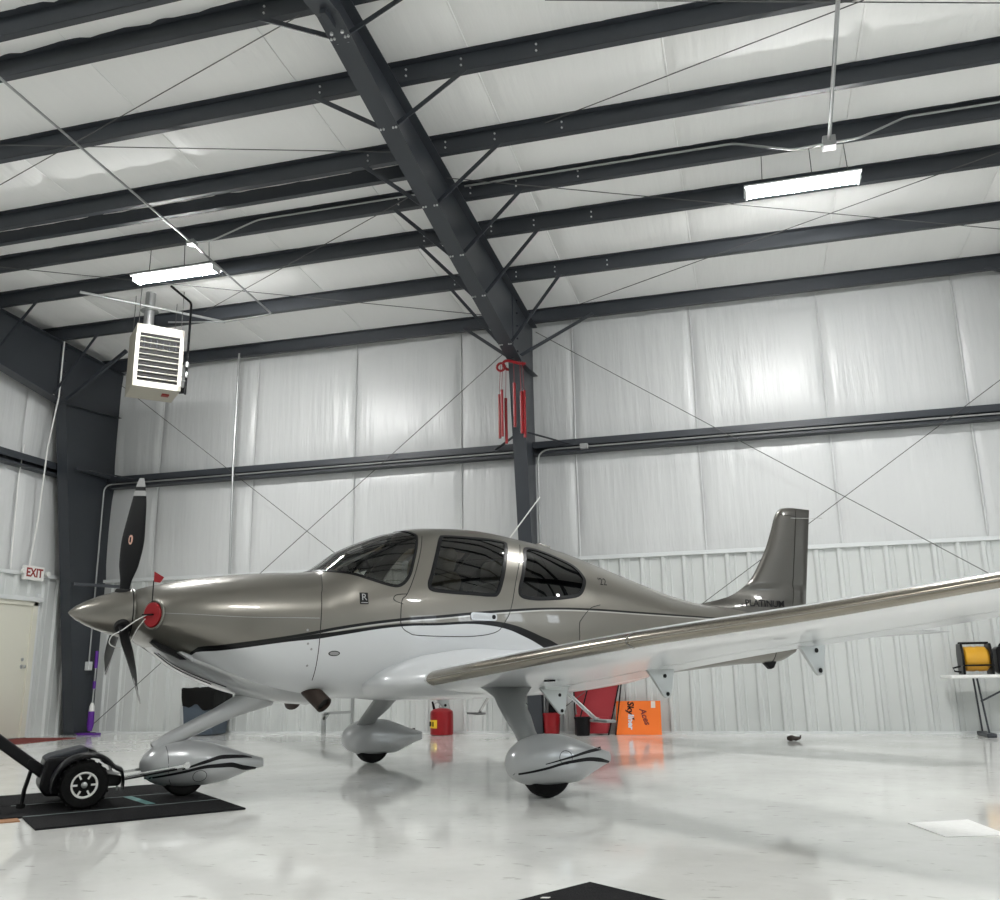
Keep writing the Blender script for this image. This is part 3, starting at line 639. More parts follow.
# ---- livery: champagne above, white below, black pin stripes (painted pattern)
def livery():
    m = bpy.data.materials.new('airplane_livery'); m.use_nodes = True; nt = m.node_tree; b = nt.nodes['Principled BSDF']; L = nt.links.new
    tc = nt.nodes.new('ShaderNodeTexCoord'); sp = nt.nodes.new('ShaderNodeSeparateXYZ'); L(tc.outputs['Object'], sp.inputs[0])
    dv = nt.nodes.new('ShaderNodeMath'); dv.operation = 'DIVIDE'; dv.inputs[1].default_value = 8.0; L(sp.outputs['X'], dv.inputs[0])
    zz = nt.nodes.new('ShaderNodeMath'); zz.operation = 'DIVIDE'; zz.inputs[1].default_value = 2.5; L(sp.outputs['Z'], zz.inputs[0])
    def curve(pts):
        n = nt.nodes.new('ShaderNodeFloatCurve'); c = n.mapping.curves[0]; c.points[0].location = (0, pts[0][1]/2.5); c.points[1].location = (1, pts[-1][1]/2.5)
        for (x, z) in pts: c.points.new(x/8, z/2.5)
        for p in c.points: p.handle_type = 'AUTO_CLAMPED'
        n.mapping.update(); L(dv.outputs[0], n.inputs['Value']); return n.outputs[0]
    def below(cv):
        n = nt.nodes.new('ShaderNodeMath'); n.operation = 'SUBTRACT'; L(cv, n.inputs[0]); L(zz.outputs[0], n.inputs[1])
        r = nt.nodes.new('ShaderNodeMapRange'); r.inputs['From Min'].default_value = -.0006; r.inputs['From Max'].default_value = .0006; L(n.outputs[0], r.inputs[0]); return r.outputs[0]
    UT = [(.70, .55), (.80, .8), (.82, 1.062), (1.0, 1.085), (1.47, 1.15), (1.695, 1.19), (1.81, 1.213), (2.35, 1.288), (2.69, 1.317), (2.96, 1.344), (3.38, 1.380), (3.78, 1.404), (4.26, 1.412), (4.86, 1.403), (5.66, 1.39), (6.6, 1.37)]
    UB = [(.70, .5), (.80, .75), (.82, 1.045), (1.0, 1.062), (1.47, 1.128), (1.695, 1.167), (1.81, 1.190), (2.35, 1.266), (2.69, 1.294), (2.96, 1.322), (3.38, 1.360), (3.78, 1.387), (4.26, 1.394), (4.86, 1.385), (5.66, 1.374), (6.6, 1.358)]
    LT = [(.70, .5), (.80, .76), (.82, 1.046), (1.0, 1.063), (1.47, 1.129), (1.695, 1.165), (1.81, 1.178), (2.35, 1.244), (2.69, 1.256), (2.96, 1.274), (3.10, 1.278), (3.21, 1.275), (3.39, 1.247), (3.55, 1.20), (3.68, 1.154), (3.79, 1.118), (4.2, .9), (4.5, .55), (4.7, .4)]
    LBt = [(.70, .45), (.80, .72), (.82, 1.030), (1.0, 1.044), (1.474, 1.105), (1.70, 1.128), (1.81, 1.146), (2.35, 1.223), (2.69, 1.236), (2.96, 1.25), (3.15, 1.239), (3.31, 1.213), (3.47, 1.16), (3.64, 1.091), (3.9, .95), (4.15, .7), (4.3, .4)]
    PN = [(x, z-.012) for x, z in UB]
    mu, mb_, ml, mw, mp = below(curve(UT)), below(curve(UB)), below(curve(LT)), below(curve(LBt)), below(curve(PN))
    def mix(fac, a, c):
        n = nt.nodes.new('ShaderNodeMix'); n.data_type = 'RGBA'; L(fac, n.inputs[0])
        (L(a, n.inputs[6]) if not isinstance(a, tuple) else setattr(n.inputs[6], 'default_value', a)); n.inputs[7].default_value = c; return n.outputs[2]
    ch = (0.180, 0.170, 0.147, 1); bk = (0.004, 0.004, 0.005, 1); wh = (0.62, 0.635, 0.65, 1); gy = (.42, .41, .38, 1)
    o = mix(mu, ch, bk); o = mix(mb_, o, gy); o = mix(mp, o, ch); o = mix(ml, o, bk); o = mix(mw, o, wh); L(o, b.inputs['Base Color'])
    mt = nt.nodes.new('ShaderNodeMapRange'); mt.inputs['To Min'].default_value = .55; mt.inputs['To Max'].default_value = .10; L(mw, mt.inputs[0]); L(mt.outputs[0], b.inputs['Metallic'])
    def math_(op, a, c, v=None):
        n = nt.nodes.new('ShaderNodeMath'); n.operation = op; L(a, n.inputs[0])
        if c is not None: L(c, n.inputs[1])
        else: n.inputs[1].default_value = v
        return n.outputs[0]
    stripe = math_('ADD', math_('SUBTRACT', mu, mb_), math_('SUBTRACT', ml, mw))
    cw = nt.nodes.new('ShaderNodeMapRange'); cw.inputs['To Min'].default_value = .55; cw.inputs['To Max'].default_value = .12; L(stripe, cw.inputs[0]); L(cw.outputs[0], sock(b, 'Coat Weight', 'Clearcoat'))
    b.inputs['Roughness'].default_value = .30; sock(b, 'Coat Roughness', 'Clearcoat Roughness').default_value = .03
    return m
LIV = livery()

# ---- windows as outlines on the loft surface
def outline(pts, close=True, n=8):
    P = np.array([(x, FUS.theta(x, y, z)) for (x, y, z) in pts]); out = []
    N = len(P); R = range(N if close else N-1)
    for i in R:
        p0, p1, p2, p3 = (P[(i-1) % N], P[i], P[(i+1) % N], P[(i+2) % N]) if close else (P[max(i-1, 0)], P[i], P[i+1], P[min(i+2, N-1)])
        for k in range(n):
            t = k/n; out.append(.5*((2*p1)+(-p0+p2)*t+(2*p0-5*p1+4*p2-p3)*t*t+(-p0+3*p1-3*p2+p3)*t**3))
    if not close: out.append(P[-1])
    return np.array(out)
ws_near = [(1.755, .20, 1.675), (1.825, .372, 1.664), (1.946, .49, 1.643), (2.051, .548, 1.611), (2.142, .576, 1.582), (2.237, .594, 1.552), (2.323, .607, 1.538), (2.389, .604, 1.564), (2.451, .582, 1.635), (2.506, .534, 1.753), (2.574, .443, 1.893), (2.625, .331, 2.0), (2.615, .266, 2.038), (2.585, .15, 2.075)]
ws_t = outline([(1.735, .0, 1.689)]+ws_near, close=False)
ws_t[:, 1] = np.minimum(ws_t[:, 1], math.pi/2)
ws_t = np.vstack([ws_t, [[2.57, math.pi/2]]])
mir = ws_t[::-1].copy(); mir[:, 1] = math.pi-mir[:, 1]
WS = np.vstack([ws_t, mir[1:-1]])
SW = outline([(2.826, .369, 1.997), (2.72, .50, 1.82), (2.638, .587, 1.655), (2.602, .613, 1.569), (2.627, .629, 1.517), (2.788, .635, 1.500), (3.0, .635, 1.492), (3.166, .633, 1.486), (3.246, .63, 1.505), (3.316, .596, 1.629), (3.40, .50, 1.80), (3.478, .392, 1.955), (3.465, .345, 2.002), (3.163, .352, 2.016), (2.895, .343, 2.018)])
RW = outline([(3.689, .36, 1.951), (3.61, .46, 1.83), (3.534, .555, 1.693), (3.468, .606, 1.548), (3.49, .618, 1.488), (3.617, .609, 1.469), (3.80, .59, 1.475), (3.983, .562, 1.493), (4.163, .524, 1.531), (4.265, .467, 1.64), (4.275, .425, 1.718), (4.203, .373, 1.813), (4.051, .351, 1.883), (3.845, .334, 1.948)])
def flip(P): Q = P.copy(); Q[:, 1] = math.pi-Q[:, 1]; return Q
WINS = [('windshield', WS, GLASS), ('door_window', SW, SMOKE), ('rear_window', RW, DGLASS), ('door_window', flip(SW), SMOKE), ('rear_window', flip(RW), DGLASS)]
def inside(P, X, T):
    r = np.zeros(X.shape, bool); n = len(P); j = n-1
    for i in range(n):
        xi, yi = P[i]; xj, yj = P[j]
        c = ((yi > T) != (yj > T)) & (X < (xj-xi)*(T-yi)/((yj-yi) if yj != yi else 1e-12)+xi); r ^= c; j = i
    return r
Xs = np.concatenate([np.linspace(.44, .62, 22), np.linspace(.64, 1.66, 48), np.linspace(1.672, 4.36, 222), np.linspace(4.39, 7.42, 90)])
NTH = 320; th = np.arange(NTH)*2*math.pi/NTH
XX, TT = np.meshgrid(Xs, th, indexing='ij'); P3 = FUS.pt(XX, TT)
Xc = (Xs[:-1]+Xs[1:])[:, None]/2+np.zeros((1, NTH)); Tc = (th+math.pi/NTH)[None, :]+np.zeros((len(Xs)-1, 1))
masks = [inside(p, Xc, Tc) for _, p, _ in WINS]
hole = np.zeros(Xc.shape, bool)
for m_ in masks: hole |= m_
def grow(m_):
    r = m_.copy(); r[1:] |= m_[:-1]; r[:-1] |= m_[1:]; r |= np.roll(m_, 1, 1) | np.roll(m_, -1, 1); return r
ORI = -1
def facegrid(sel, P, name, m, parent=AC, i0=0, i1=None):
    i1 = i1 if i1 is not None else len(Xs)-1; used = {}; vs = []; fs = []
    for i in range(i0, i1):
        for j in range(NTH):
            if sel[i, j]:
                f_ = []
                for (a, b) in ((i, j), (i, (j+1) % NTH), (i+1, (j+1) % NTH), (i+1, j))[::ORI]:
                    k = a*NTH+b
                    if k not in used: used[k] = len(vs); vs.append(A(*P[a, b]))
                    f_.append(used[k])
                fs.append(f_)
    mb = MB(); mb.v = vs; mb.f = fs; return mb
fm = facegrid(~hole, P3, 'fuselage', LIV)
k0 = len(fm.v)
fm.v += [A(.44, 0, 1.33), A(7.42, 0, 1.2)]
r0 = [i for i, q in enumerate(fm.v[:k0]) if abs(q[0]-.44) < 1e-9]; r1 = [i for i, q in enumerate(fm.v[:k0]) if abs(q[0]-7.42) < 1e-9]
fm.f += [(r0[i], r0[(i+1) % len(r0)], k0) for i in range(len(r0))]+[(r1[i], r1[(i+1) % len(r1)], k0+1) for i in range(len(r1))]
fus = LB(fm, 'fuselage', LIV, fix=False, ang=70); fus['label'] = 'champagne and white fuselage with black pin stripes'
Pin = FUS.pt(XX, TT, -.004)
def seal(P, parent, wout=.008, win=.020, m=BLACK, name='window_seal', h=.004):
    pts = FUS.pt(P[:, 0], P[:, 1]); nr = FUS.nrm(P[:, 0], P[:, 1]); n = len(pts)
    cen = pts.mean(0); rows = []
    for i in range(n):
        t = pts[(i+1) % n]-pts[i-1]; t /= max(np.linalg.norm(t), 1e-9); s_ = np.cross(t, nr[i])
        if s_ @ (cen-pts[i]) < 0: s_ = -s_
        q = pts[i]
        rows.append([A(*(q-s_*wout-nr[i]*.006)), A(*(q-s_*wout+nr[i]*h*.6)), A(*(q+nr[i]*h)), A(*(q+s_*win+nr[i]*h*.5)), A(*(q+s_*win-nr[i]*.010))])
    return LB(MB().grid(rows, cu=True), name, m, parent, ang=50)
for (nm, P, gm), m_ in zip(WINS, masks):
    o = LB(facegrid(grow(m_), Pin, nm, gm), nm, gm, fix=False, ang=80)
    seal(P, o, win=.026 if nm != 'windshield' else .018)
# cabin lining: an inner skin with the same openings
lin = facegrid(~hole, FUS.pt(XX, TT, -.035), 'cabin_lining', CHAR, i0=int(np.searchsorted(Xs, 1.75)), i1=int(np.searchsorted(Xs, 4.36)))
LB(lin, 'cabin_lining', CHAR, fix=False)
for X0, z1 in ((1.735, 1.66), (4.34, 1.9)):
    pts = FUS.pt(np.full(40, X0), np.arange(40)*2*math.pi/40, -.04)
    LB(MB().add([A(*q) for q in pts], [tuple(range(40))]), 'cabin_bulkhead', CHAR, smooth=False)
LB(MB().span(A(1.95, -.36, .80), A(4.2, .36, .84)), 'cabin_floor', CHAR, smooth=False)
# glareshield and instrument panel
LB(MB().prism([(1.80, 1.30), (2.20, 1.25), (2.24, 1.53), (2.14, 1.60), (1.80, 1.635)], lambda u, v, w_: A(u, -.40+.80*w_, v)), 'instrument_panel', BLACK, bevel=.02)
for sy in (-1, 1):
    LB(MB().span(A(2.235, sy*.28-.12, 1.33), A(2.245, sy*.28+.12, 1.50)), 'display', GLASS if False else DARKV, smooth=False)
def seat(X, Y, m=TAN):
    b = MB().prism([(X-.42, 1.02), (X+.06, .98), (X+.06, 1.10), (X-.40, 1.17)], lambda u, v, w_: A(u, Y-.23+.46*w_, v)); s_ = LB(b, 'seat', m, bevel=.04)
    LB(MB().prism([(X-.04, 1.08), (X+.08, 1.06), (X+.26, 1.62), (X+.22, 1.70), (X+.14, 1.70), (X+.10, 1.64)], lambda u, v, w_: A(u, Y-.22+.44*w_, v)), 'seat_back', m, s_, bevel=.045)
    LB(MB().prism([(X+.13, 1.70), (X+.23, 1.70), (X+.27, 1.86), (X+.24, 1.91), (X+.18, 1.91), (X+.14, 1.86)], lambda u, v, w_: A(u, Y-.12+.24*w_, v)), 'headrest', m, s_, bevel=.03)
for Y in (-.29, .29): seat(2.72, Y); seat(3.50, Y)
# sun visors hanging in the windshield
for sy in (-1, 1): LB(MB().prism([(2.16, 1.78), (2.42, 1.92), (2.43, 1.91), (2.20, 1.70)], lambda u, v, w_: A(u, sy*.10+sy*.26*w_, v)), 'sun_visor', BLACK, smooth=False)

# ---- seams, door, handle, badge, lettering
def seam(pts, name, r=.0032, m=INKB, parent=fus, n=6, close=False):
    P = outline(pts, close, n); q = FUS.pt(P[:, 0], P[:, 1], .0005); return LB(MB().tube([A(*a) for a in q], r, 5, closed=close), name, m, parent)
door = [(2.669, .339, 2.002), (2.591, .48, 1.851), (2.489, .587, 1.636), (2.407, .625, 1.48), (2.36, .635, 1.43), (2.344, .648, 1.293), (2.354, .648, 1.223), (2.412, .65, 1.177), (2.489, .653, 1.156), (2.776, .657, 1.148), (3.016, .656, 1.153), (3.207, .653, 1.187), (3.309, .648, 1.288), (3.366, .638, 1.39), (3.454, .584, 1.635), (3.552, .489, 1.824), (3.652, .329, 1.984)]
seam(door, 'door_seam'); seam([(x, -y, z) for x, y, z in door], 'door_seam')
seam([(2.407, .625, 1.48), (2.345, .624, 1.476), (2.304, .623, 1.465), (2.290, .631, 1.44), (2.31, .634, 1.42), (2.368, .64, 1.40)], 'hinge_seam')
for sy in (1, -1):
    seam([(1.772, sy*.368, 1.631), (1.73, sy*.53, 1.50), (1.717, sy*.561, 1.459), (1.702, sy*.614, 1.285), (1.697, sy*.614, 1.162), (1.696, sy*.582, 1.007), (1.702, sy*.447, .824)], 'cowl_seam')
    seam([(.58, sy*.44, 1.309), (.8, sy*.52, 1.297), (1.101, sy*.571, 1.283), (1.40, sy*.60, 1.281), (1.69, sy*.614, 1.28)], 'cowl_seam', .0025, INKG)
    seam([(4.396, sy*.505, 1.448), (4.28, sy*.53, 1.42), (4.205, sy*.548, 1.369), (4.14, sy*.565, 1.31), (4.114, sy*.571, 1.269), (4.111, sy*.567, 1.147), (4.111, sy*.567, 1.02)], 'hatch_seam')
def rrect(w_, h, r, n=5):
    out = []
    for (cx, cy, a0) in ((w_/2-r, h/2-r, 0), (-w_/2+r, h/2-r, 90), (-w_/2+r, -h/2+r, 180), (w_/2-r, -h/2+r, 270)):
        for k in range(n+1): a = math.radians(a0+90*k/n); out.append((cx+r*math.cos(a), cy+r*math.sin(a)))
    return out
def decal(poly, X0, Z0, name, m, parent, t=.004, rot=0.0, base=-.003):
    c_, s_ = math.cos(rot), math.sin(rot)
    def fn(u, v, w_):
        X, Z = X0+u*c_-v*s_, Z0+u*s_+v*c_; return A(X, FUS.surfY(X, Z)+base+(t-base)*w_, Z)
    return LB(MB().prism(poly, fn), name, m, parent, ang=30)
hd = decal(rrect(.25, .062, .024), 3.092, 1.312, 'door_handle', SILVER, AC, .008, -.03); hd['label'] = 'bright metal recessed door handle'
decal(rrect(.16, .036, .015), 3.07, 1.313, 'handle_recess', GALV, hd, .011, -.03)
decal(rrect(.035, .035, .015), 3.185, 1.310, 'lock', INKB, hd, .011)
bd = decal(rrect(.068, .092, .004), 2.044, 1.438, 'badge', INKB, AC, .003); bd['label'] = 'small black badge below the windshield'
def stext(s, size, X0, Z0, m, name, parent, shear=0., off=.004):
    return LB(text_mb(s, size, lambda u, v, w_: A(X0+u, FUS.surfY(X0+u, Z0+v)+off+w_, Z0+v), .001, shear), name, m, parent, smooth=False, fix=False)
stext('R', .075, 2.046, 1.446, INKG, 'badge_letter', bd)
decal([(-.026, -.003), (.026, -.003), (.026, .003), (-.026, .003)], 2.046, 1.405, 'badge_line', INKG, bd, .005)
decal([(.045*math.cos(q), .02*math.sin(q)) for q in [2*math.pi*k/20 for k in range(20)]], 1.82, 1.018, 'emblem', INKB, AC, .002)
decal([(.037*math.cos(q), .014*math.sin(q)) for q in [2*math.pi*k/20 for k in range(20)]], 1.82, 1.018, 'emblem_centre', INKG, AC, .004)
stext("'22", .10, 4.50, 1.672, INKB, 'lettering', fus, .25)
for (X, Z) in ((1.60, 1.19), (1.61, 1.09), (1.64, 1.05), (1.63, .93)): decal([(.009*math.cos(q), .009*math.sin(q)) for q in [2*math.pi*k/8 for k in range(8)]], X, Z, 'fastener', INKG, fus, .002)

# ---- lower cowl (chin), belly fairing
CH = Loft([[.45, 1.20, 1.135, .06, 1.17, 2, 2], [.52, 1.20, 1.10, .16, 1.16, 2, 2], [.60, 1.18, 1.035, .22, 1.12, 2, 2], [.74, 1.15, .925, .27, 1.06, 2, 2.1], [.965, 1.10, .815, .30, .98, 2, 2.2], [1.15, 1.05, .748, .31, .92, 2, 2.3], [1.35, 1.0, .695, .31, .88, 2, 2.4], [1.6, .95, .650, .29, .84, 2, 2.4], [1.80, .9, .632, .25, .8, 2, 2.4]])
ch = LB(CH.mesh(np.linspace(.45, 1.80, 50), 64), 'lower_cowl', SILVER, ang=60)
P = CH.pt(np.linspace(.62, 1.12, 16), np.full(16, -.95), .001); LB(MB().tube([A(*q) for q in P], .004, 5), 'cowl_slot', INKB, ch)
P = CH.pt(np.linspace(.60, 1.02, 16), np.full(16, -1.15), .001); LB(MB().tube([A(*q) for q in P], .004, 5), 'cowl_slot', INKB, ch)
# cheek scoops between cowl and chin; near-black block paints in the shadowed reflection
for sy in (1, -1):
    LB(MB().prism([(.74, 1.045), (.83, 1.01), (.83, .965), (.80, .985), (.72, 1.035)], lambda u, v, w_: A(u, sy*(.28+.09*w_), v)), 'cheek_scoop', SILVER, bevel=.01)
    LB(MB().prism([(.56, 1.15), (.66, 1.10), (.76, 1.04), (.82, .985), (.76, .985), (.62, 1.055), (.54, 1.11)], lambda u, v, w_: A(u, sy*(.16+.13*w_), v)), 'cheek_shade', DARKV, smooth=False)
WF = Loft([[2.10, .83, .74, .42, .785, 2, 2], [2.20, .95, .685, .62, .79, 2, 2], [2.35, 1.04, .655, .75, .795, 2, 2], [2.6, 1.12, .645, .83, .80, 2, 2], [3.0, 1.17, .64, .87, .81, 2, 2], [3.6, 1.14, .645, .85, .80, 2, 2], [4.2, 1.04, .665, .70, .80, 2, 2], [4.8, .95, .72, .48, .82, 2, 2], [5.2, .87, .78, .2, .82, 2, 2]])
LB(WF.mesh(np.linspace(2.10, 5.2, 90), 96), 'belly_fairing', WHITEP, ang=60)

# ---- spinner and propeller
SP = [(0.002, 0), (.018, .012), (.05, .05), (.088, .115), (.122, .19), (.150, .27), (.170, .34), (.182, .40), (.185, .435)]
Msp = Matrix.Translation(A(0, 0, 1.33)) @ Matrix.Rotation(math.pi/2, 4, 'Y')
sp_ = LB(MB().lathe(SP, 48, Msp), 'spinner', CHAMP, ang=30)
LB(MB().lathe([(.187, .415), (.187, .423)], 48, Msp), 'spinner_ring', INKB, sp_)
XP, RP = .365, 1.02
for k in range(3):
    a = math.radians(9+120*k); er = Vector((0, math.sin(a), math.cos(a))); et = Vector((0, math.cos(a), -math.sin(a))); exx = Vector((1, 0, 0)); O = Vector((XP, 0, 1.33))
    def blade(r0, r1, n, m, name, parent, inf=1.0):
        rows = []
        for i in range(n+1):
            r = r0+(r1-r0)*i/n; t = (r-.15)/(RP-.15)
            c_ = float(pchip([0, .08, .25, .5, .75, .92, 1.0], [.075, .09, .20, .27, .235, .16, .08], t))*inf; th_ = float(np.interp(t, [0, .1, .3, 1], [.062, .045, .022, .007]))*inf
            be = math.radians(float(np.interp(t, [0, .3, .6, 1], [46, 34, 24, 16]))); sw = float(pchip([0, .4, .75, 1], [0, .012, .0, -.045], t))
            cd = exx*math.sin(be)+et*math.cos(be); nd = exx*math.cos(be)-et*math.sin(be)
            row = []
            for j in range(16):
                q = 2*math.pi*j/16; row.append(A(*(O+exx*(.06*max(t, 0)**1.6)+er*r+cd*(sw+.5*c_*math.cos(q))+nd*(.5*th_*math.sin(q)))))
            rows.append(row)
        mb = MB().grid(rows, cv=True); mb.f += [tuple(range(16)), tuple(range(n*16, n*16+16))]
        return LB(mb, name, m, parent, ang=60)
    bl = blade(.14, RP, 40, PROPB, 'propeller_blade', AC)
    blade(.885, .925, 4, TIPG, 'tip_band', bl, 1.03); blade(.955, RP+.002, 5, TIPG, 'tip_band', bl, 1.03)
    if k == 0:
        be = math.radians(29); cd = exx*math.sin(be)+et*math.cos(be); nd = -(exx*math.cos(be)-et*math.sin(be)); c0 = O+er*.55+exx*(.06*.46**1.6)
        for sg in (1, -1):
            LB(MB().prism([(.022*math.cos(2*math.pi*q/20), .036*math.sin(2*math.pi*q/20)) for q in range(20)], lambda u, v, w_: A(*(c0+cd*u+er*v+nd*sg*(.008+.006*w_)))), 'blade_badge', PINK, bl)
            LB(MB().prism([(-.008, -.02), (.008, -.02), (.008, .02), (-.008, .02)], lambda u, v, w_: A(*(c0+cd*u+er*v+nd*sg*(.012+.004*w_)))), 'blade_badge_mark', INKB, bl)
    # dark cut-out in the spinner round the blade root
    Mr = Matrix.Translation(Vector(A(*O))) @ Matrix((Vector(A(*exx)), Vector(A(*et)), Vector(A(*er)))).transposed().to_4x4()
    LB(MB().lathe([(.062, .135), (.066, .165), (.056, .183)], 20, Mr), 'blade_root_collar', DARKV, sp_)

# ---- engine inlets
def inlet_frame(sy):
    c_ = Vector((.532, sy*.388, 1.298)); n = Vector((-.79, sy*.61, .03)).normalized(); u = Vector((0, 0, 1)); s_ = n.cross(u).normalized(); u = s_.cross(n); return c_, n, s_, u
for sy in (1, -1):
    c_, n, s_, u = inlet_frame(sy)
    ring = [A(*(c_+n*.004+s_*(.088*math.cos(q))+u*(.100*math.sin(q)))) for q in [2*math.pi*k/32 for k in range(32)]]
    LB(MB().tube(ring, .010, 8, closed=True), 'inlet_lip', CHAMP)
    LB(MB().prism([(.086*math.cos(2*math.pi*k/32), .098*math.sin(2*math.pi*k/32)) for k in range(32)], lambda a_, b_, w_: A(*(c_+s_*a_+u*b_+n*(-.02+.022*w_)))), 'inlet_mouth', DARKV)

# ---- wings
WY = [.50, .77, 1.9, 3.2, 4.5, 5.4, 5.84]; WZ = [.785, .81, .905, 1.008, 1.088, 1.158, 1.195]
WLE = [2.46, 2.475, 2.52, 2.58, 2.65, 2.71, 2.76]; WTE = [3.98, 3.95, 3.86, 3.74, 3.62, 3.53, 3.48]
def airfoil(x, t, up):
    yt = 5*t*(.2969*math.sqrt(x)-.126*x-.3516*x*x+.2843*x**3-.1036*x**4); yc = .02*(4*x*(1-x)); return yc+yt if up else yc*.8-yt*.72
def wsec(Y):
    le, te, z = (float(pchip(WY, q, Y)) for q in (WLE, WTE, WZ)); t = float(np.interp(Y, [.5, 5.84], [.155, .125])); c_ = te-le; k = 1.0
    if Y > 5.62:
        k = math.sqrt(max(0.004, 1-((Y-5.62)/.22)**2)); mid = le+c_*.45; le = mid-(mid-le)*(.35+.65*k); te = mid+(te-mid)*(.35+.65*k); c_ = te-le; t *= k
    return le, z, c_, t, math.radians(float(np.interp(Y, [.5, 2.5, 5.84], [4.4, 3.4, 2.0])))
def wpt(Y, x, up, off=0.0):
    le, z, c_, t, al = wsec(abs(Y)); zz = airfoil(x, t, up)*c_+(off if up else -off)
    return A(le+c_*x*math.cos(al)+zz*math.sin(al), Y, z-c_*x*math.sin(al)+zz*math.cos(al))
def wloop(Y, x0, x1, n=18, off=0.):
    fr = [x0+(x1-x0)*(.5-.5*math.cos(math.pi*i/n)) for i in range(n+1)]
    return [wpt(Y, q, True, off) for q in reversed(fr)]+[wpt(Y, q, False, off) for q in fr[1 if x0 == 0 else 0:]]
def wing_piece(Ys, x0, x1, name, m, parent, off=0.):
    rows = [wloop(Y, x0, x1, off=off) for Y in Ys]; n = len(rows[0]); mb = MB().grid(rows, cv=True); mb.f += [tuple(range(n)), tuple(range((len(rows)-1)*n, len(rows)*n))]
    return LB(mb, name, m, parent, ang=35)
for sy in (1, -1):
    Yr = [sy*q for q in list(np.linspace(.5, 5.62, 34))+[5.66, 5.70, 5.74, 5.78, 5.81, 5.83, 5.838]]
    wg = wing_piece(Yr, 0.0, .735, 'wing', WHITEP, AC)
    if sy == 1: wg['label'] = 'long white wing reaching out over the floor with hinge brackets below'
    wing_piece([sy*q for q in np.linspace(.86, 3.36, 16)], .745, .998, 'flap', WHITEP, wg)
    wing_piece([sy*q for q in np.linspace(3.375, 5.45, 12)], .745, .998, 'aileron', WHITEP, wg)
    wing_piece([sy*q for q in np.linspace(5.46, 5.62, 3)]+[sy*q for q in (5.66, 5.70, 5.74, 5.78, 5.81, 5.83, 5.838)], .735, .998, 'wing_tip', WHITEP, wg)
    # de-ice leading edge panels
    for (y0, y1) in ((.84, 3.22), (3.235, 5.60)):
        rows = []
        for Y in np.linspace(y0, y1, 20):
            fr = [(.04*(1-k/8)**2, True) for k in range(8)]+[(.045*(k/10)**2, False) for k in range(11)]
            rows.append([wpt(sy*Y, q, up, .003) for q, up in fr])
        LB(MB().grid(rows), 'leading_edge_panel', TITAN, wg, ang=60)
        rows = []
    # cuff step at mid span
    rows = [[wpt(sy*Y, q, up, .006) for q, up in [(.06*(1-k/8)**2, True) for k in range(8)]+[(.05*(k/10)**2, False) for k in range(11)]] for Y in (3.22, 3.236)]
    LB(MB().grid(rows), 'cuff_joint', CHAMP, wg)
    # flap / aileron hinge brackets
    for (Yb, Xa, Xz, zt_, Xt, zt2) in ((1.05, 3.373, 3.64, .745, 3.565, .535), (2.28, 3.466, 3.715, .885, 3.633, .675), (3.55, 3.557, 3.80, 1.02, 3.722, .818)):
        pl = [(Xa, zt_-.02), (Xa+.03, zt_+.02), (Xz-.02, zt_+.02), (Xz, zt_-.02), (Xt+.045, zt2+.03), (Xt+.03, zt2-.005), (Xt-.005, zt2-.012), (Xt-.03, zt2+.01)]
        b_ = LB(MB().prism(pl, lambda u, v, w_: A(u, sy*Yb-.012+.024*w_, v)), 'hinge_bracket', BRACK, wg, bevel=.005)
        LB(MB().prism([(Xa-.05, zt_+.05), (Xz-.05, zt_+.05), (Xz, zt_+.0), (Xz-.03, zt_-.025), (Xa+.03, zt_-.025)], lambda u, v, w_: A(u, sy*Yb-.05+.10*w_, v)), 'bracket_foot', BRACK, b_, bevel=.006)
        for (u, v) in ((Xt+.008, zt2+.018), (Xt-.01, zt_-.07)):
            LB(MB().lathe([(.014, -.016), (.014, .016)], 12, Matrix.Translation(A(u, sy*Yb, v)) @ Matrix.Rotation(math.pi/2, 4, 'X')), 'pivot_hole', INKB, b_)
    # landing light / drain fixture under the wing
    q = wpt(sy*1.62, .42, False)
    for dX in (0, .05):
        LB(MB().lathe([(.022, -.006), (.022, .006)], 16, Matrix.Translation((q[0]+dX*.6, q[1]-sy*dX*.5, q[2]-.002-.012*dX))), 'fuel_drain', INKB, wg)
        LB(MB().lathe([(.014, -.009), (.014, .009)], 16, Matrix.Translation((q[0]+dX*.6, q[1]-sy*dX*.5, q[2]-.002-.012*dX))), 'fuel_drain_cap', CHROME, wg)
    # boarding step
    st = LB(MB().tube(arc_pts([A(3.86, sy*.62, .74), A(3.90, sy*.70, .66), A(3.94, sy*1.0, .475), A(3.96, sy*1.02, .468)], .04), .017, 8), 'boarding_step', CHROME)
    LB(MB().box(A(3.95, sy*1.09, .462), (.10, .24, .022)), 'step_tread', INKG, st, bevel=.008, smooth=False)

# ---- landing gear
def pant_table(X0, X1, zs):
    return [[X0+(X1-X0)*t, a, b, h, (a+b)/2+.0, 2.0, nb] for (t, a, b, h, nb) in zs]
MAINP = [(0, .262, .228, .012, 2), (.03, .315, .170, .060, 2), (.09, .365, .128, .100, 2.2), (.2, .410, .092, .130, 2.4), (.34, .428, .082, .145, 2.5), (.5, .420, .080, .142, 2.5), (.65, .385, .088, .120, 2.4), (.8, .335, .135, .085, 2.2), (.92, .300, .178, .055, 2.2), (1, .280, .200, .030, 2.2)]
NOSEP = [(0, .252, .215, .012, 2), (.03, .305, .160, .060, 2), (.09, .350, .110, .100, 2.2), (.2, .385, .075, .125, 2.4), (.34, .392, .062, .135, 2.5), (.5, .378, .062, .130, 2.5), (.65, .340, .078, .108, 2.4), (.8, .292, .118, .078, 2.2), (.92, .255, .152, .050, 2.2), (1, .232, .165, .028, 2.2)]
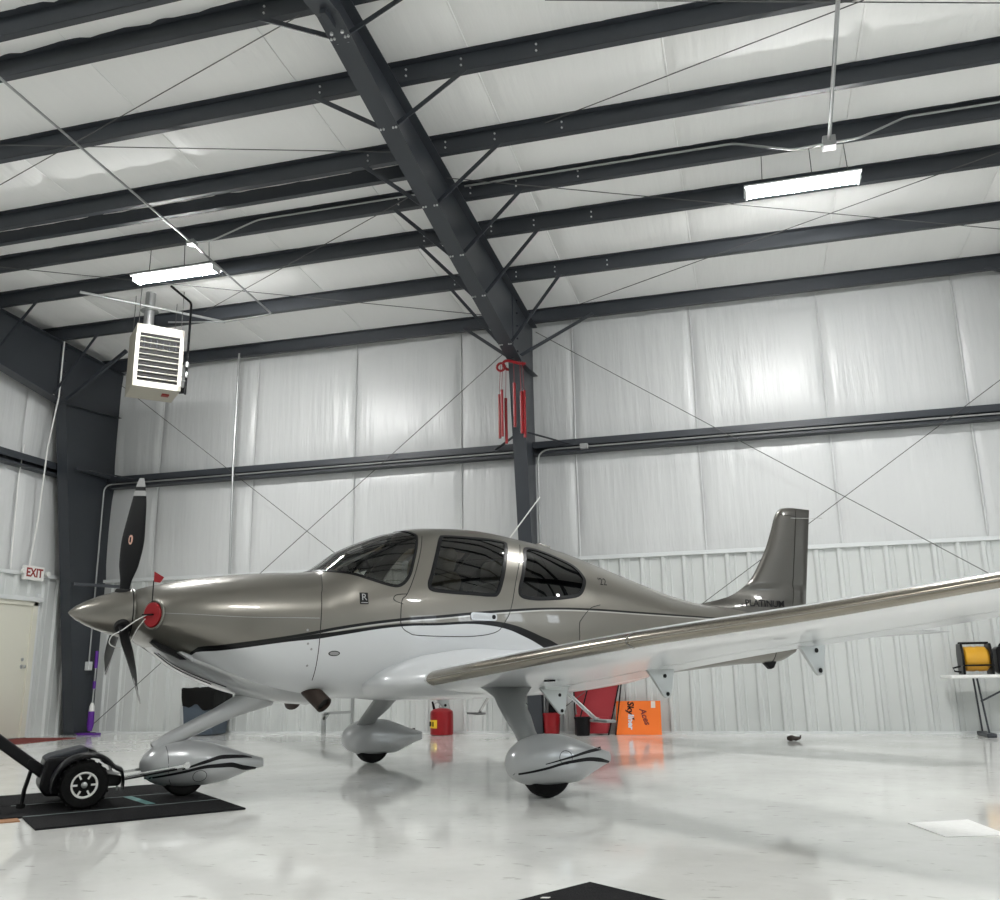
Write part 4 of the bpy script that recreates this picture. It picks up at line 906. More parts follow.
def ribbon(LF, pts, wd, name, m, parent, sy, off=.002):
    rows = []
    xs = [p[0] for p in pts]; zs = [p[1] for p in pts]; ws = [p[2] if len(p) > 2 else wd for p in pts]
    for X in np.linspace(xs[0], xs[-1], 30):
        Z = float(pchip(xs, zs, X)); h = float(np.interp(X, xs, ws))/2; row = []
        for k in range(4):
            z = Z-h+2*h*k/3; y = LF.surfY(X, z)-LF.yc; row.append(A(X, LF.yc+sy*(y+off), z))
        rows.append(row)
    return LB(MB().grid(rows), name, m, parent)
def wheel(X, Y, r, wd, name='tire', parent=AC, zg=0.0):
    M = Matrix.Translation(A(X, Y, r+zg)) @ Matrix.Rotation(math.pi/2, 4, 'X')
    pr = [(r*.5, -wd*.42), (r*.80, -wd*.5), (r*.93, -wd*.45), (r, -wd*.22), (r, wd*.22), (r*.93, wd*.45), (r*.80, wd*.5), (r*.5, wd*.42)]
    return LB(MB().lathe(pr, 40, M), name, RUBBER, parent)
for sy in (1, -1):
    LF = Loft(pant_table(2.715, 3.59, MAINP), sy*TRK)
    wp = LB(LF.mesh(2.715+(3.59-2.715)*(np.linspace(0, 1, 50)**1.25), 56), 'wheel_pant', SILVER, ang=60); wp['label'] = 'silver-white teardrop wheel fairing with black stripes'
    for s2 in (sy,):
        ribbon(LF, [(2.75, .172, .014), (2.95, .205, .017), (3.15, .238, .020), (3.32, .245, .026), (3.45, .232, .030), (3.575, .205, .016)], .014, 'stripe', INKB, wp, s2)
        ribbon(LF, [(2.95, .235, .006), (3.15, .268, .014), (3.35, .295, .020), (3.52, .305, .020)], .012, 'stripe', INKB, wp, s2)
        P = LF.surfY(3.12, .22)-LF.yc
        LB(MB().tube([A(3.12+.055*math.cos(q), LF.yc+s2*(LF.surfY(3.12+.055*math.cos(q), .27+.045*math.sin(q))-LF.yc+.0005), .27+.045*math.sin(q)) for q in [2*math.pi*k/24 for k in range(24)]], .002, 4, closed=True), 'access_panel_seam', INKB, wp)
    wheel(WBM, sy*TRK, .178, .15)
    rows = []
    for (Y, Z, xa, xb, tk) in ((.98, .80, 2.78, 3.36, .13), (1.08, .735, 2.86, 3.28, .08), (1.15, .68, 2.90, 3.19, .064), (1.23, .62, 2.885, 3.13, .06), (1.36, .53, 2.87, 3.10, .056), (1.50, .44, 2.86, 3.045, .054), (1.60, .36, 2.85, 3.03, .06)):
        xm, h = (xa+xb)/2, (xb-xa)/2; nr_ = (.55, .83)   # across-leg direction in Y,Z
        rows.append([A(xm+h*math.cos(q), sy*(Y+tk*.5*math.sin(q)*nr_[0]), Z+tk*.5*math.sin(q)*nr_[1]) for q in [2*math.pi*k/24 for k in range(24)]])
    LB(MB().grid(rows, cv=True), 'gear_leg', GEARG, ang=60)
LF = Loft(pant_table(.571, 1.475, NOSEP), 0.0)
LF.T[:, 1:3] += .012; LF.T[:, 4] += .012
npn = LB(LF.mesh(.571+(1.475-.571)*(np.linspace(0, 1, 50)**1.25), 56), 'wheel_pant', SILVER, ang=60); npn['label'] = 'nose wheel fairing with black stripes'
for s2 in (1, -1):
    ribbon(LF, [(.61, .150, .014), (.85, .185, .018), (1.05, .215, .026), (1.2, .215, .034), (1.32, .185, .036), (1.42, .172, .018)], .014, 'stripe', INKB, npn, s2)
    ribbon(LF, [(.85, .205, .010), (1.0, .245, .024), (1.15, .275, .030), (1.3, .268, .022), (1.38, .255, .008)], .014, 'stripe', INKB, npn, s2)
    LB(MB().tube([A(X, s2*(LF.surfY(X, z)+.0008), z) for X, z in [(.735, .37), (.745, .33), (.75, .28), (.755, .2), (.77, .13), (.79, .10)]], .0025, 5), 'panel_seam', INKB, npn)
    LB(MB().tube([A(.98+.05*math.cos(q), s2*(LF.surfY(.98+.05*math.cos(q), .15+.04*math.sin(q))+.0005), .15+.04*math.sin(q)) for q in [2*math.pi*k/24 for k in range(24)]], .002, 4, closed=True), 'access_panel_seam', INKB, npn)
wheel(WBN, 0, .16, .13, zg=.012)
rows = []
for (X, Z, a_, b_) in ((.66, .345, .05, .05), (.74, .395, .055, .05), (.90, .472, .058, .048), (1.10, .565, .062, .050), (1.25, .637, .075, .056), (1.36, .70, .11, .07), (1.46, .78, .16, .10), (1.56, .90, .12, .08)):
    t_ = Vector((.91, 0, .42)); n_ = Vector((-.42, 0, .91))
    rows.append([A(X+n_.x*a_*math.cos(q), b_*math.sin(q), Z+n_.z*a_*math.cos(q)) for q in [2*math.pi*k/20 for k in range(20)]])
LB(MB().grid(rows, cv=True), 'nose_gear_leg', SILVER, ang=60)

# ---- exhaust stacks
for sy in (1, -1):
    c_ = Vector((1.80, sy*.37, .665)); d = Vector((.40, sy*.70, -.59)).normalized(); s_ = d.cross(Vector((0, 1, 0))).normalized(); u = s_.cross(d)
    ring = lambda r, h, n=20: [A(*(c_+d*h+s_*(r*math.cos(2*math.pi*k/n))+u*(r*math.sin(2*math.pi*k/n)))) for k in range(n)]
    e_ = LB(MB().grid([ring(.066, -.16), ring(.066, .05), ring(.058, .05), ring(.058, -.10)], cv=True), 'exhaust_pipe', BROWN, ang=30)
    LB(MB().add(ring(.058, .02), [tuple(range(20))]), 'exhaust_bore', DARKV, e_, smooth=False)

# ---- tail
FZ = [1.36, 1.44, 1.50, 1.545, 1.60, 1.63, 1.72, 1.814, 2.0, 2.162, 2.4, 2.578, 2.63, 2.665, 2.678]; FL = [5.75, 5.80, 5.92, 6.12, 6.40, 6.504, 6.69, 6.82, 6.975, 7.09, 7.215, 7.30, 7.35, 7.42, 7.52]
def fte(z): return 7.636+(z-1.4)*.187
def fhinge(z): return 7.36+(z-1.4)*.20
def fin_piece(x_of, zs, name, m, part):
    rows = []
    for z in zs:
        le = float(pchip(FZ, FL, z)); te = fte(z); c_ = te-le; tk = float(np.interp(z, [1.36, 1.7, 2.55, 2.64, 2.678], [.085, .065, .042, .034, .012])); hg = fhinge(z)
        def hy(X):
            u = (X-le)/c_; pk = .62 if z < 1.75 else .35
            return tk*max(0., math.sin(math.pi*min(1, max(0, u))**(math.log(.5)/math.log(pk))))**.75
        xs_ = np.linspace(le, hg-.006, 16) if part == 0 else np.linspace(hg+.006, te, 10)
        rows.append([A(X, hy(X)+.001, z) for X in xs_]+[A(X, -hy(X)-.001, z) for X in reversed(xs_)])
    n = len(rows[0]); mb = MB().grid(rows, cv=True); mb.f += [tuple(range(n)), tuple(range((len(rows)-1)*n, len(rows)*n))]
    return LB(mb, name, m, AC, ang=50)
zs = list(np.linspace(1.37, 2.55, 34))+[2.58, 2.605, 2.63, 2.65, 2.665, 2.674, 2.678]
fin = None
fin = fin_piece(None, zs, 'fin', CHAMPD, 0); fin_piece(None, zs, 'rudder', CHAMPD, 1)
LB(MB().tube([A(7.50, .04, 2.55), A(7.75, .07, 2.56), A(7.97, .10, 2.57)], .003, 6), 'whisker_antenna', CHROME)
LB(MB().tube([A(7.50, -.04, 2.55), A(7.75, -.07, 2.56), A(7.97, -.10, 2.57)], .003, 6), 'whisker_antenna', CHROME)
LB(text_mb('PLATINUM', .10, lambda u, v, w_: A(6.93+u*1.25, .088+w_, 1.55+v), .002, bold=.02), 'lettering', INKB, fin, smooth=False, fix=False)
LB(MB().tube([A(x_, .043, 2.575+.02*(7.6-x_)) for x_ in np.linspace(7.34, 7.585, 6)], .003, 5), 'fin_cap_seam', INKB, fin)
for sy in (1, -1):
    def hsec(Y, x0, x1):
        t = abs(Y)/1.95; le = 6.60+.24*t; te = 7.46-.06*t; c_ = te-le; tk = .10-.02*t
        if t > .94: k = math.sqrt(max(.01, 1-((t-.94)/.06)**2)); tk *= k
        fr = [x0+(x1-x0)*(.5-.5*math.cos(math.pi*i/14)) for i in range(15)]
        fz = lambda x: 5*tk*(.2969*math.sqrt(x)-.126*x-.3516*x*x+.2843*x**3-.1036*x**4)
        return [A(le+c_*q, Y, 1.165+fz(q)*c_) for q in reversed(fr)]+[A(le+c_*q, Y, 1.165-fz(q)*c_) for q in fr]
    for (x0, x1, nm) in ((0, .66, 'stabilizer'), (.68, .997, 'elevator')):
        rows = [hsec(sy*Y, x0, x1) for Y in list(np.linspace(.05, 1.83, 12))+[1.88, 1.92, 1.945, 1.95]]; n = len(rows[0]); mb = MB().grid(rows, cv=True); mb.f += [tuple(range(n)), tuple(range((len(rows)-1)*n, len(rows)*n))]
        LB(mb, nm, SILVER, AC, ang=40)
LB(MB().prism([(6.90, .935), (7.10, .935), (7.05, .865), (7.0, .850)], lambda u, v, w_: A(u, -.03+.06*w_, v)), 'tail_skid', BLACK, bevel=.01)
P = FUS.pt(np.full(20, 7.02), np.linspace(-1.5, 1.2, 20), .0008); LB(MB().tube([A(*q) for q in P], .004, 5), 'tail_seam', INKB, fus)
# ---- antennas
LB(MB().tube([A(3.70, 0, 2.05), A(4.095, 0, 2.524)], .006, 6), 'whip_antenna', WCABLE)
LB(MB().prism([(3.98, 2.03), (4.14, 2.00), (4.14, 2.03), (4.0, 2.055)], lambda u, v, w_: A(u, .06+.04*w_, v)), 'blade_antenna', CHAMP, bevel=.006)

# ================================================================== inlet plug (lies in the inlet, lifts out)
c_, n, s_, u = inlet_frame(1)
def W(X, Y, Z): return tuple(PM[AC.name] @ Vector(A(X, Y, Z)))
pl = empty('inlet_plug', W(*(c_-u*.1)), AYAW, 'round red engine inlet plug with a small red flag', 'inlet plug')
MB().prism([(.077*math.cos(2*math.pi*k/28), .090*math.sin(2*math.pi*k/28)) for k in range(28)], lambda a_, b_, w_: W(*(c_+s_*a_+u*b_+n*(.003+.022*w_)))).build('foam_disc', REDP, pl, smooth=True, bevel=.006)
MB().bar(W(*(c_+n*.03-s_*.07)), W(*(c_+n*.03+s_*.02)), .03, .01).build('pull_strap', BLACK, pl)
f0 = c_+n*.02+u*.085+s_*-.01
MB().tube([W(*f0), W(*(f0+Vector((0, 0, .16))))], .004, 6).build('flag_staff', BLACK, pl)
g0 = f0+Vector((0, 0, .15))
MB().prism([(0, .075), (.07, .035), (.045, -.005), (0, 0)], lambda a_, b_, w_: W(*(g0+Vector((a_, .004*w_, b_))))).build('flag', REDP, pl)
cd_ = [W(*(c_+n*.035-s_*.03)), W(.42, .30, 1.26), W(.34, .25, 1.19), W(.28, .20, 1.16), W(.27, .16, 1.10), W(.36, .15, 1.06), W(.42, .20, 1.12), W(.44, .26, 1.20), W(*(c_+n*.03-s_*.05-u*.03))]
tag(MB().tube(arc_pts(cd_, .06), .004, 6).build('plug_cord', WCABLE, smooth=True), 'thin white cord looped from the inlet plug round the propeller', 'cord')
# ================================================================== mats on the floor
def acq(X, Y, Z=0.0): return W(X, Y, Z)
C4 = [(-.147, 1.08), (1.111, .956), (.984, -.926), (-.277, -.852)]
def mlerp(s_, t): 
    a = np.array(C4); return tuple((a[0]*(1-s_)+a[1]*s_)*(1-t)+(a[3]*(1-s_)+a[2]*s_)*t)
for i, (t0, t1, lb) in enumerate(((0, .305, 'black rubber mat strip, the one farthest from the back wall'), (.309, .635, 'black rubber mat strip under the tug wheels with teal tape on it'), (.639, 1, 'black rubber mat strip under the nose wheel side next to the back wall'))):
    q = [mlerp(-.35 if i != 0 else 0, t0), mlerp(1, t0), mlerp(1, t1), mlerp(-.35 if i != 0 else 0, t1)]
    mt = empty('rubber_mat', (*acq(*np.mean(q, 0))[:2], 0), 0, lb, 'mat', 'black rubber mats under the nose wheel')
    MB().prism(q, lambda u, v, w_: acq(u, v, .012*w_)).build('mat_sheet', MATBLK, mt, bevel=.004)
    a, b = mlerp(0, t1-.012), mlerp(1, t1-.012); c2, d2 = mlerp(0, t1-.002), mlerp(1, t1-.002)
    if i < 2: MB().prism([a, b, d2, c2], lambda u, v, w_: acq(u, v, .0115+.0015*w_)).build('edge_tape', GREYT, mt)
    if i == 1:
        MB().prism([(.50, -.19), (.56, -.20), (.64, .36), (.58, .365)], lambda u, v, w_: acq(u, v, .0115+.0015*w_)).build('tape_strip', TEAL, mt)
q = [on_floor(518, 903), on_floor(590, 884.5), on_floor(654, 900)]
e1 = Vector(q[1])-Vector(q[0]); e2 = Vector(q[2])-Vector(q[1]); e1.normalize(); e2.normalize()
p1 = Vector(q[1]); poly = [p1, p1-e1*.9, p1-e1*.9+e2*1.2, p1+e2*1.2]
t = empty('floor_mat', (p1.x, p1.y-.4, 0), 0, 'black floor mat lying alone on the bare floor', 'mat')
MB().prism([(v.x, v.y) for v in poly], lambda u, v, w_: (u, v, .012*w_)).build('mat_sheet', MATBLK, t, bevel=.004)
q0 = p1-e1*.34+e2*.05; MB().prism([(q0.x, q0.y), (q0.x+.03, q0.y+.005), (q0.x+.035, q0.y+.02), (q0.x+.005, q0.y+.015)], lambda u, v, w_: (u, v, .012+.002*w_)).build('pale_fleck', PAPER, t)
pq = [on_floor(908, 823.5), on_floor(946, 837.5), on_floor(1010, 836), on_floor(968, 820)]
tag(MB().prism([(a[0], a[1]) for a in pq], lambda u, v, w_: (u, v, .004*w_)).build('floor_patch', PAPER), 'white square sheet lying flat on the floor', 'sheet')
rq = [on_floor(-40, 748), on_floor(10, 745), on_floor(76, 738.3), on_floor(-30, 738.6)]
tag(MB().prism([(a[0], a[1]) for a in rq], lambda u, v, w_: (u, v, .01*w_)).build('door_mat', REDMAT), 'dark red mat on the floor in front of the exit door', 'mat')
oq = [on_floor(-30, 826), on_floor(20, 822), on_floor(14, 815), on_floor(-30, 817)]
tag(MB().prism([(a[0], a[1]) for a in oq], lambda u, v, w_: (u, v, .006*w_)).build('board_scrap', mat('rust_board', (.30, .15, .07), .8)), 'flat rusty brown board peeping out beside the black mats', 'board')
# small brown scrap
c_ = on_floor(794, 741)
t = empty('floor_scrap', c_, 0, 'small dark brown crumpled scrap on the floor by the back wall', 'scrap')
bm_ = MB(); rnd = random.Random(3); rows = []
for i in range(7):
    a = i/6; r_ = .045*math.sin(math.pi*(.12+.76*a))*(1.15 if i < 3 else .75)
    rows.append([(c_[0]-.08+.16*a, c_[1]+r_*math.cos(q)*rnd.uniform(.8, 1.1), max(0.001, .032+r_*math.sin(q)*rnd.uniform(.7, 1.0))) for q in [2*math.pi*k/10 for k in range(10)]])
mb = MB().grid(rows, cv=True); mb.f += [tuple(range(10)), tuple(range(60, 70))]; mb.build('crumpled_body', BROWN, t, smooth=True)
MB().prism([(.06, .02), (.085, .035), (.09, .07), (.072, .065)], lambda u, v, w_: (c_[0]+u, c_[1]-.02+.03*w_, v)).build('curl', BROWN, t)

# ================================================================== electric tug at the nose wheel
tg = empty('aircraft_tug', W(.17, 0, .012), AYAW, 'black two-wheeled electric tug with a long handle, hooked to the nose wheel', 'tug')
def TB(mb, name, m, parent=tg, smooth=True, bevel=0., ang=40): return mb.build(name, m, parent, smooth=smooth, bevel=bevel, ang=ang)
def tug_prism(poly, y0, y1): return MB().prism(poly, lambda u, v, w_: W(u, y0+(y1-y0)*w_, v))
TB(tug_prism([(-.09, .15), (-.05, .09), (.12, .085), (.34, .12), (.36, .20), (.26, .285), (.10, .345), (-.06, .335)], -.20, .20), 'body', BLACK, bevel=.02)
TB(tug_prism([(-.07, .325), (-.03, .35), (.19, .40), (.21, .375), (.20, .335), (-.05, .305)], -.17, .17), 'cover', GREYP, bevel=.015)
TB(tug_prism([(.33, .135), (.40, .135), (.42, .15), (.42, .20), (.33, .22)], -.22, .26), 'tow_block', BLACK, bevel=.01)
TWR = .155
for sy in (1, -1):
    Yw = sy*.325; M = Matrix.Translation(W(.172, Yw, .012+TWR)) @ Matrix.Rotation(AYAW, 4, 'Z') @ Matrix.Rotation(math.pi/2*(1 if sy > 0 else -1), 4, 'X')
    r, wd = TWR, .125
    tw = TB(MB().lathe([(r*.50, -wd*.40), (r*.62, -wd*.5), (r*.90, -wd*.48), (r, -wd*.32), (r, wd*.32), (r*.90, wd*.48), (r*.62, wd*.5), (r*.50, wd*.40)], 36, M), 'wheel', RUBBER)
    for k in range(20):
        a = 2*math.pi*k/20; TB(MB().box((M @ Vector((r*.985*math.cos(a), r*.985*math.sin(a), 0))), (.018, .016, wd*.75), (M.to_3x3() @ Matrix.Rotation(a, 3, 'Z'))), 'tread_block', RUBBER, tw, smooth=False)
    TB(MB().lathe([(r*.47, wd*.36), (r*.55, wd*.52), (r*.50, wd*.53), (r*.46, wd*.45)], 28, M, caps=False), 'rim', SIGNW, tw)
    TB(MB().lathe([(r*.50, wd*.30), (r*.48, wd*.34)], 28, M), 'rim_disc', INKB, tw)
    TB(MB().lathe([(r*.13, wd*.34), (r*.13, wd*.50), (r*.08, wd*.54)], 14, M), 'hub', GALV, tw)
    for k in range(6):
        a = 2*math.pi*k/6; TB(MB().box(M @ Vector((r*.37*math.cos(a), r*.37*math.sin(a), wd*.44)), (r*.20, .012, .012), M.to_3x3() @ Matrix.Rotation(a, 3, 'Z')), 'spoke', SIGNW, tw, smooth=False)
    # fender arch
    rows = []
    for q in np.linspace(math.radians(-8), math.radians(188), 22):
        ro = TWR+.035+.02*max(0, math.cos(q)); 
        if q < math.radians(25): ro += .03
        rows.append([W(.172+ro*math.cos(q)*1.05, Yw+sy*o_, .012+TWR+ro*math.sin(q)+h_) for o_, h_ in ((-.085, -.02), (-.085, .008), (-.02, .016), (.05, .008), (.066, -.006), (.064, -.02), (-.02, .002))])
    TB(MB().grid(rows, cv=True), 'fender', BLACK, ang=50)
TB(MB().tube([W(.172, -.30, .167), W(.172, .30, .167)], .018, 10), 'axle', GALV)
TB(MB().bar(W(-.05, .02, .225), W(-.80, .02, .80), .075, .075), 'handle', BLACK, bevel=.012, smooth=False)
TB(MB().tube([W(-.80, -.20, .80), W(-.80, .24, .80)], .016, 8), 'handle_grip', RUBBER)
TB(MB().tube([W(-.13, .02, .275), W(-.165, .03, .13), W(-.175, .035, .04)], .014, 8), 'kickstand', BLACK)
TB(MB().box(W(-.178, .035, .026), (.05, .03, .03)), 'kickstand_foot', RUBBER, smooth=False, bevel=.004)
TB(MB().bar(W(-.10, .05, .295), W(-.16, .05, .315), .03, .03), 'latch', BLACK, smooth=False)
for sy in (1, -1):
    ar = TB(MB().bar(W(.40, sy*.155, .178), W(.875, sy*.155, .235), .018, .018), 'tow_arm', CHROME, smooth=False)
    TB(MB().lathe([(.024, -.016), (.024, .016)], 14, Matrix.Translation(W(.875, sy*.155, .235)) @ Matrix.Rotation(AYAW, 4, 'Z') @ Matrix.Rotation(math.pi/2, 4, 'X')), 'arm_socket', CHROME, ar)
TB(MB().bar(W(.40, .21, .165), W(.80, .20, .215), .012, .012), 'tow_strap', INKB, smooth=False)
TB(MB().tube([W(.40, .22, .14), W(.40, .22, .10)], .006, 6), 'pin', GALV)

# ================================================================== things along the back wall
YW = D-.04
# trash can
x0, x1 = -8.62, -8.02; xm = (x0+x1)/2; ym = D-.42
t = empty('trash_can', (xm, ym, 0), 0, 'slate grey trash can with a black bag over its rim', 'trash can')
MB().prism([(-.24, -.22), (.24, -.22), (.24, .22), (-.24, .22)], lambda u, v, w_: (xm+u*(1+.22*w_), ym+v*(1+.22*w_), .005+.68*w_)).build('bin', GREYB, t, bevel=.03)
rows = []; rnd = random.Random(9)
for k, (z, s_) in enumerate(((.42, 1.17), (.54, 1.22), (.66, 1.25), (.70, 1.24), (.715, 1.18), (.68, 1.05), (.60, .98))):
    row = []
    for i in range(40):
        a = 2*math.pi*i/40; r_ = 1/max(abs(math.cos(a)), abs(math.sin(a)))**.86
        jz = (.035*math.sin(3*a+1)+.025*math.sin(7*a)+rnd.uniform(-.01, .01))*(1 if k < 2 else .25)
        row.append((xm+.245*s_*r_*math.cos(a)*(1+rnd.uniform(-.02, .02)), ym+.225*s_*r_*math.sin(a)*(1+rnd.uniform(-.02, .02)), z+jz))
    rows.append(row)
MB().grid(rows, cv=True).build('bin_bag', mat('black_bag', (.004, .004, .004), .45, spec=.15), t, smooth=True, ang=70)
# purple mop / broom against the corner frame
t = empty('mop', (-10.46, 13.0, 0), 0, 'purple spray mop leaning on the corner frame', 'mop')
MB().tube([(-10.46, 13.02, .10), (-10.53, 13.12, 1.28)], .013, 8).build('handle', GALV, t)
MB().tube([(-10.525, 13.11, 1.05), (-10.54, 13.125, 1.33)], .028, 10).build('grip', PURPLE, t, smooth=True)
MB().tube([(-10.455, 13.01, .06), (-10.46, 13.02, .15), (-10.475, 13.04, .36)], [.035, .055, .05], 10).build('tank', PURPLE, t, smooth=True)
MB().tube([(-10.475, 13.04, .36), (-10.48, 13.045, .44), (-10.483, 13.05, .50)], [.045, .04, .02], 10).build('bottle', SIGNW, t, smooth=True)
MB().tube([(-10.50, 13.08, .72), (-10.51, 13.09, .84)], .026, 10).build('collar', PURPLE, t, smooth=True)
MB().span((-10.66, 12.92, .0), (-10.27, 13.06, .03)).build('mop_head', PURPLE, t, bevel=.008)
# red gas can
gx, gy = -4.45, D-.34
t = empty('gas_can', (gx, gy, 0), 0, 'red metal gas can with a yellow label standing by the back wall', 'gas can')
MB().lathe([(.15, .0), (.168, .012), (.168, .30), (.160, .335), (.12, .365), (.05, .378), (.04, .378)], 32, Matrix.Translation((gx, gy, 0))).build('can_body', REDP, t, smooth=True)
rows = [[(gx+.1695*math.sin(a), gy-.1695*math.cos(a), z) for z in (.10, .215)] for a in np.linspace(-1.35, -.10, 12)]
lb_ = MB().grid(rows).build('label_band', YELL, t)
for k in range(3):
    a = -1.15+.32*k; MB().span((gx+.171*math.sin(a)-.01, gy-.171*math.cos(a)-.003, .125), (gx+.171*math.sin(a)+.012, gy-.171*math.cos(a)+.003, .19)).build('label_mark', INKB, lb_)
MB().lathe([(.045, .37), (.045, .41), (.03, .42)], 16, Matrix.Translation((gx, gy, 0))).build('cap', GALV, t, smooth=True)
MB().tube(arc_pts([(gx-.12, gy, .36), (gx-.12, gy-.01, .45), (gx+.10, gy, .47), (gx+.12, gy, .36)], .05), .009, 8).build('carry_handle', GALV, t, smooth=True)
MB().tube([(gx-.11, gy-.02, .36), (gx-.13, gy-.05, .47)], [.02, .014], 10).build('spout', INKB, t)
MB().box((gx+.02, gy-.05, .42), (.05, .03, .05)).build('trigger', SIGNW, t)
# red bucket, black bucket
def bucket(name, x, y, r, h, m, label, cat='bucket'):
    t = empty(name, (x, y, 0), 0, label, cat)
    MB().lathe([(r*.80, 0), (r*.82, .006), (r*.98, h*.90), (r*1.04, h*.90), (r*1.04, h), (r*.95, h), (r*.78, .012), (.001, .012)], 28, Matrix.Translation((x, y, 0))).build('pail', m, t, smooth=True)
    MB().tube([(x+r*1.0*math.cos(a), y-r*.35*math.sin(a), h*.86-r*.35*math.sin(a)) for a in np.linspace(0, math.pi, 14)], .005, 6).build('bail_handle', GALV, t)
    return t
bucket('bucket', -2.80, D-.36, .125, .30, REDP, 'red plastic bucket standing against the back wall')
bucket('bucket', -2.34, D-.45, .115, .25, BLACK, 'black bucket in front of the red tarp')
# dark panels leaning between column and red bucket
t = empty('grey_board', (-2.98, D-.2, 0), 0, 'dark grey board leaning on the wall behind the red bucket', 'board')
MB().prism([(-3.16, 0), (-2.94, 0), (-2.92, .54), (-3.14, .54)], lambda u, v, w_: (u, D-.22+.16*(v/.54)-.03*w_, v+.002)).build('board_sheet', GREYP, t, bevel=.005)
MB().tube(arc_pts([(-3.12, D-.24, .5), (-2.95, D-.25, .42), (-3.08, D-.27, .2), (-2.96, D-.26, .05)], .1), .006, 6).build('edge_cord', BLACK, t, smooth=True)
tag(MB().prism([(-2.91, 0), (-2.73, 0), (-2.71, .58), (-2.88, .58)], lambda u, v, w_: (u, D-.16+.10*(v/.58)-.025*w_, v+.002)).build('black_case', BLACK, bevel=.006), 'narrow black case leaning on the wall behind the red bucket', 'case')
# folded red tarp panel
t = empty('red_fabric_panel', (-2.15, D-.2, 0), 0, 'red fabric panel on black tubes leaning on the wall beside the orange board', 'fabric panel')
MB().prism([(-2.46, .30), (-2.38, .02), (-1.99, .02), (-1.86, .70), (-2.50, .62)], lambda u, v, w_: (u, D-.30+.18*(v/.7)-.02*w_, v)).build('fabric', RED, t, bevel=.006)
MB().prism([(-2.48, .28), (-2.36, .02), (-2.02, .02), (-2.0, .24)], lambda u, v, w_: (u, D-.335+.16*(v/.7)-.012*w_, v)).build('pocket', RED, t, bevel=.004)
for (a, b) in (((-2.0, .0), (-1.83, .76)), ((-1.90, .0), (-1.80, .80)), ((-2.46, .0), (-2.50, .66)), ((-2.46, .0), (-2.30, .62))):
    MB().tube([(a[0], D-.345+.16*a[1]/.7, a[1]), (b[0], D-.345+.16*b[1]/.7, b[1])], .010, 8).build('frame_tube', BLACK, t)
# orange board with rotated lettering
ox0, ox1, oh = -1.90, -1.27, .45
t = empty('orange_board', ((ox0+ox1)/2, D-.25, 0), 0, 'orange board with sideways lettering leaning on the wall', 'board')
def OB(u, v, w_): return (u, D-.30+.14*(v/oh)-.001-w_, v)
MB().prism([(ox0, .002), (ox1, .002), (ox1-.01, oh), (ox0-.005, oh)], lambda u, v, w_: OB(u, v, -.03*(1-w_))).build('panel', ORANGE, t, bevel=.004)
text_mb('Sky', .125, bold=.03, fn= lambda u, v, w_: OB(ox0+.20+v, .36-u-.0, .004+w_), shear=.15).build('lettering', INKB, t, fix=False)
text_mb('liner', .11, bold=.03, fn= lambda u, v, w_: OB(ox0+.205+v, .175-u, .004+w_), shear=.1).build('lettering', INKW, t, fix=False)
text_mb('Aces', .12, bold=.02, fn= lambda u, v, w_: OB(ox0+.40+v*.9+u*.35, .245-u*.9+v*.3, .004+w_), shear=.3).build('lettering', INKR, t, fix=False)
MB().prism([(ox0+.49, .355), (ox0+.55, .355), (ox0+.55, .445), (ox0+.49, .445)], lambda u, v, w_: OB(u, v, .004*w_)).build('sticker', STICK, t)
MB().prism([(ox0+.225, .215), (ox0+.26, .19), (ox0+.25, .235)], lambda u, v, w_: OB(u, v, .004*w_)).build('plane_mark', INKB, t)
# low grey wall bracket stand behind the wheels
t = empty('wall_stand', (-6.14, D-.25, 0), 0, 'low grey metal stand frame by the back wall', 'stand')
MB().bar((-6.36, D-.3, .0), (-6.36, D-.3, .31), .06, .04, (0, 1, 0)).build('post', GALV, t)
MB().bar((-6.36, D-.3, .31), (-5.88, D-.3, .33), .04, .04).build('crossbar', GALV, t)
MB().bar((-6.36, D-.3, .22), (-6.28, D-.3, .31), .04, .04).build('gusset', GALV, t)
MB().bar((-5.89, D-.3, .0), (-5.89, D-.3, .54), .045, .03, (0, 1, 0)).build('post', GALV, t)
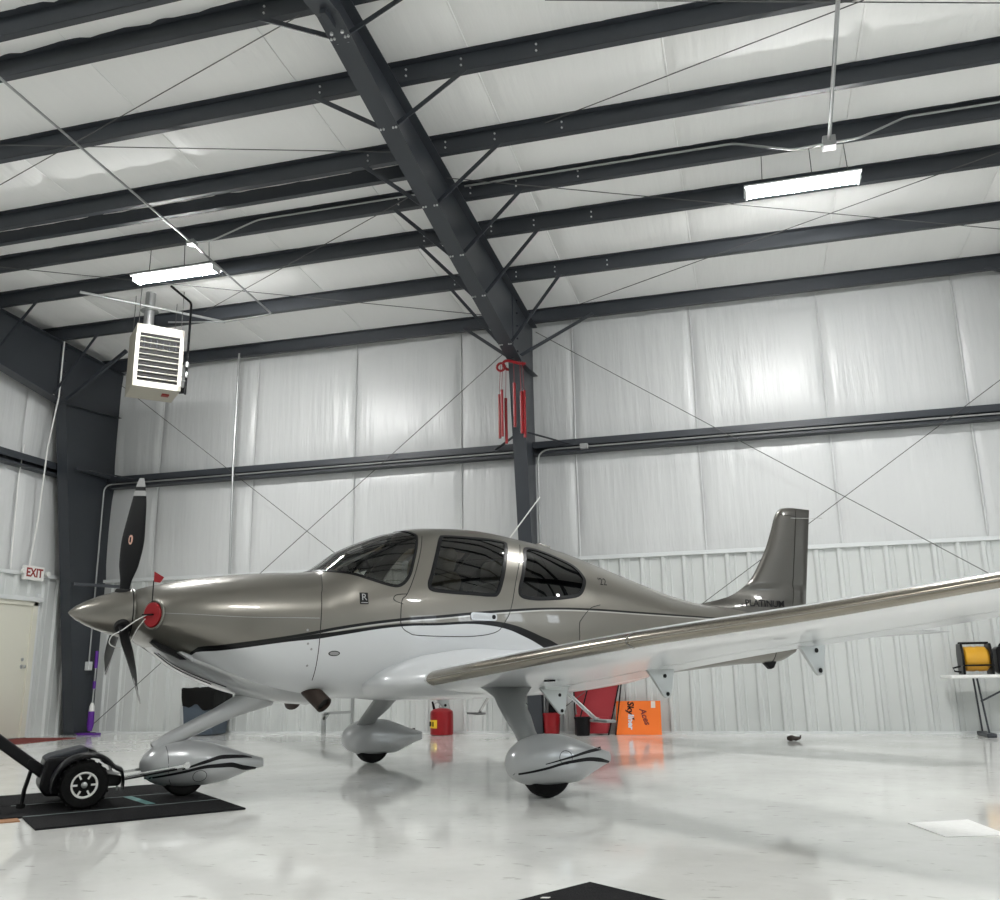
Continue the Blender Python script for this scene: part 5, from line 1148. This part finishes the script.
# folding table
tx0 = 2.37; ty0, ty1 = D-.86, D-.14
t = empty('folding_table', (3.2, D-.5, 0), 0, 'white folding table with dark legs against the back wall', 'table')
MB().span((tx0, ty0, .705), (tx0+1.83, ty1, .745)).build('table_top', TABW, t, bevel=.015)
for lx in (tx0+.34, tx0+1.49):
    for dx in (0.02,): MB().tube([(lx-.02+dx, D-.60, .70), (lx+dx+.02, D-.68, .03)], .012, 8).build('leg', STEEL, t)
    for dx in (0.02,): MB().tube([(lx-.02+dx, D-.40, .70), (lx+dx+.02, D-.32, .03)], .012, 8).build('leg', STEEL, t)
    MB().span((lx-.01, D-.78, 0), (lx+.10, D-.22, .05)).build('foot_bar', STEEL, t, bevel=.01)
    MB().bar((lx+.03, D-.5, .42), (tx0+.915, D-.5, .69), .025, .02).build('brace', STEEL, t)
# yellow fan / reel on the table
bx, by = 2.74, D-.50
t = empty('drum_reel', (bx, by, .745), 0, 'amber drum in a black frame standing on the folding table', 'reel')
for sx in (-1, 1): MB().prism([(-.14, .748), (.16, .748), (.17, 1.0), (.12, 1.13), (-.12, 1.13), (-.17, 1.0)], lambda u, v, w_: (bx+sx*.165-.015+.03*w_, by+u, v)).build('side_frame', BLACK, t, bevel=.01)
Mr = Matrix.Translation((bx, by, .94)) @ Matrix.Rotation(math.pi/2, 4, 'Y')
MB().lathe([(.12, -.148), (.15, -.12), (.155, -.03), (.146, 0), (.155, .03), (.15, .12), (.12, .148)], 28, Mr).build('drum', AMBER, t, smooth=True)
MB().bar((bx-.175, by, 1.135), (bx+.175, by, 1.135), .05, .03).build('top_handle', BLACK, t, bevel=.008)
MB().bar((bx-.175, by-.165, .86), (bx+.175, by-.165, .86), .02, .02).build('front_bar', BLACK, t)
MB().tube([(bx-.20, by-.1, .85), (bx-.29, by-.12, .83), (bx-.28, by-.14, .79), (bx-.2, by-.1, .78)], .012, 6).build('crank', BLACK, t, smooth=True)
# black case on table
t = empty('black_bag', (3.17, D-.48, .745), 0, 'black carrying case standing on the folding table', 'case')
MB().prism(rrect(.34, .34, .05), lambda u, v, w_: (3.14+u, D-.62+.22*w_, .919+v)).build('case_body', BLACK, t, bevel=.012)
MB().tube(arc_pts([(3.03, D-.51, 1.08), (3.05, D-.51, 1.12), (3.22, D-.51, 1.12), (3.25, D-.51, 1.08)], .03), .012, 8).build('handle', BLACK, t, smooth=True)
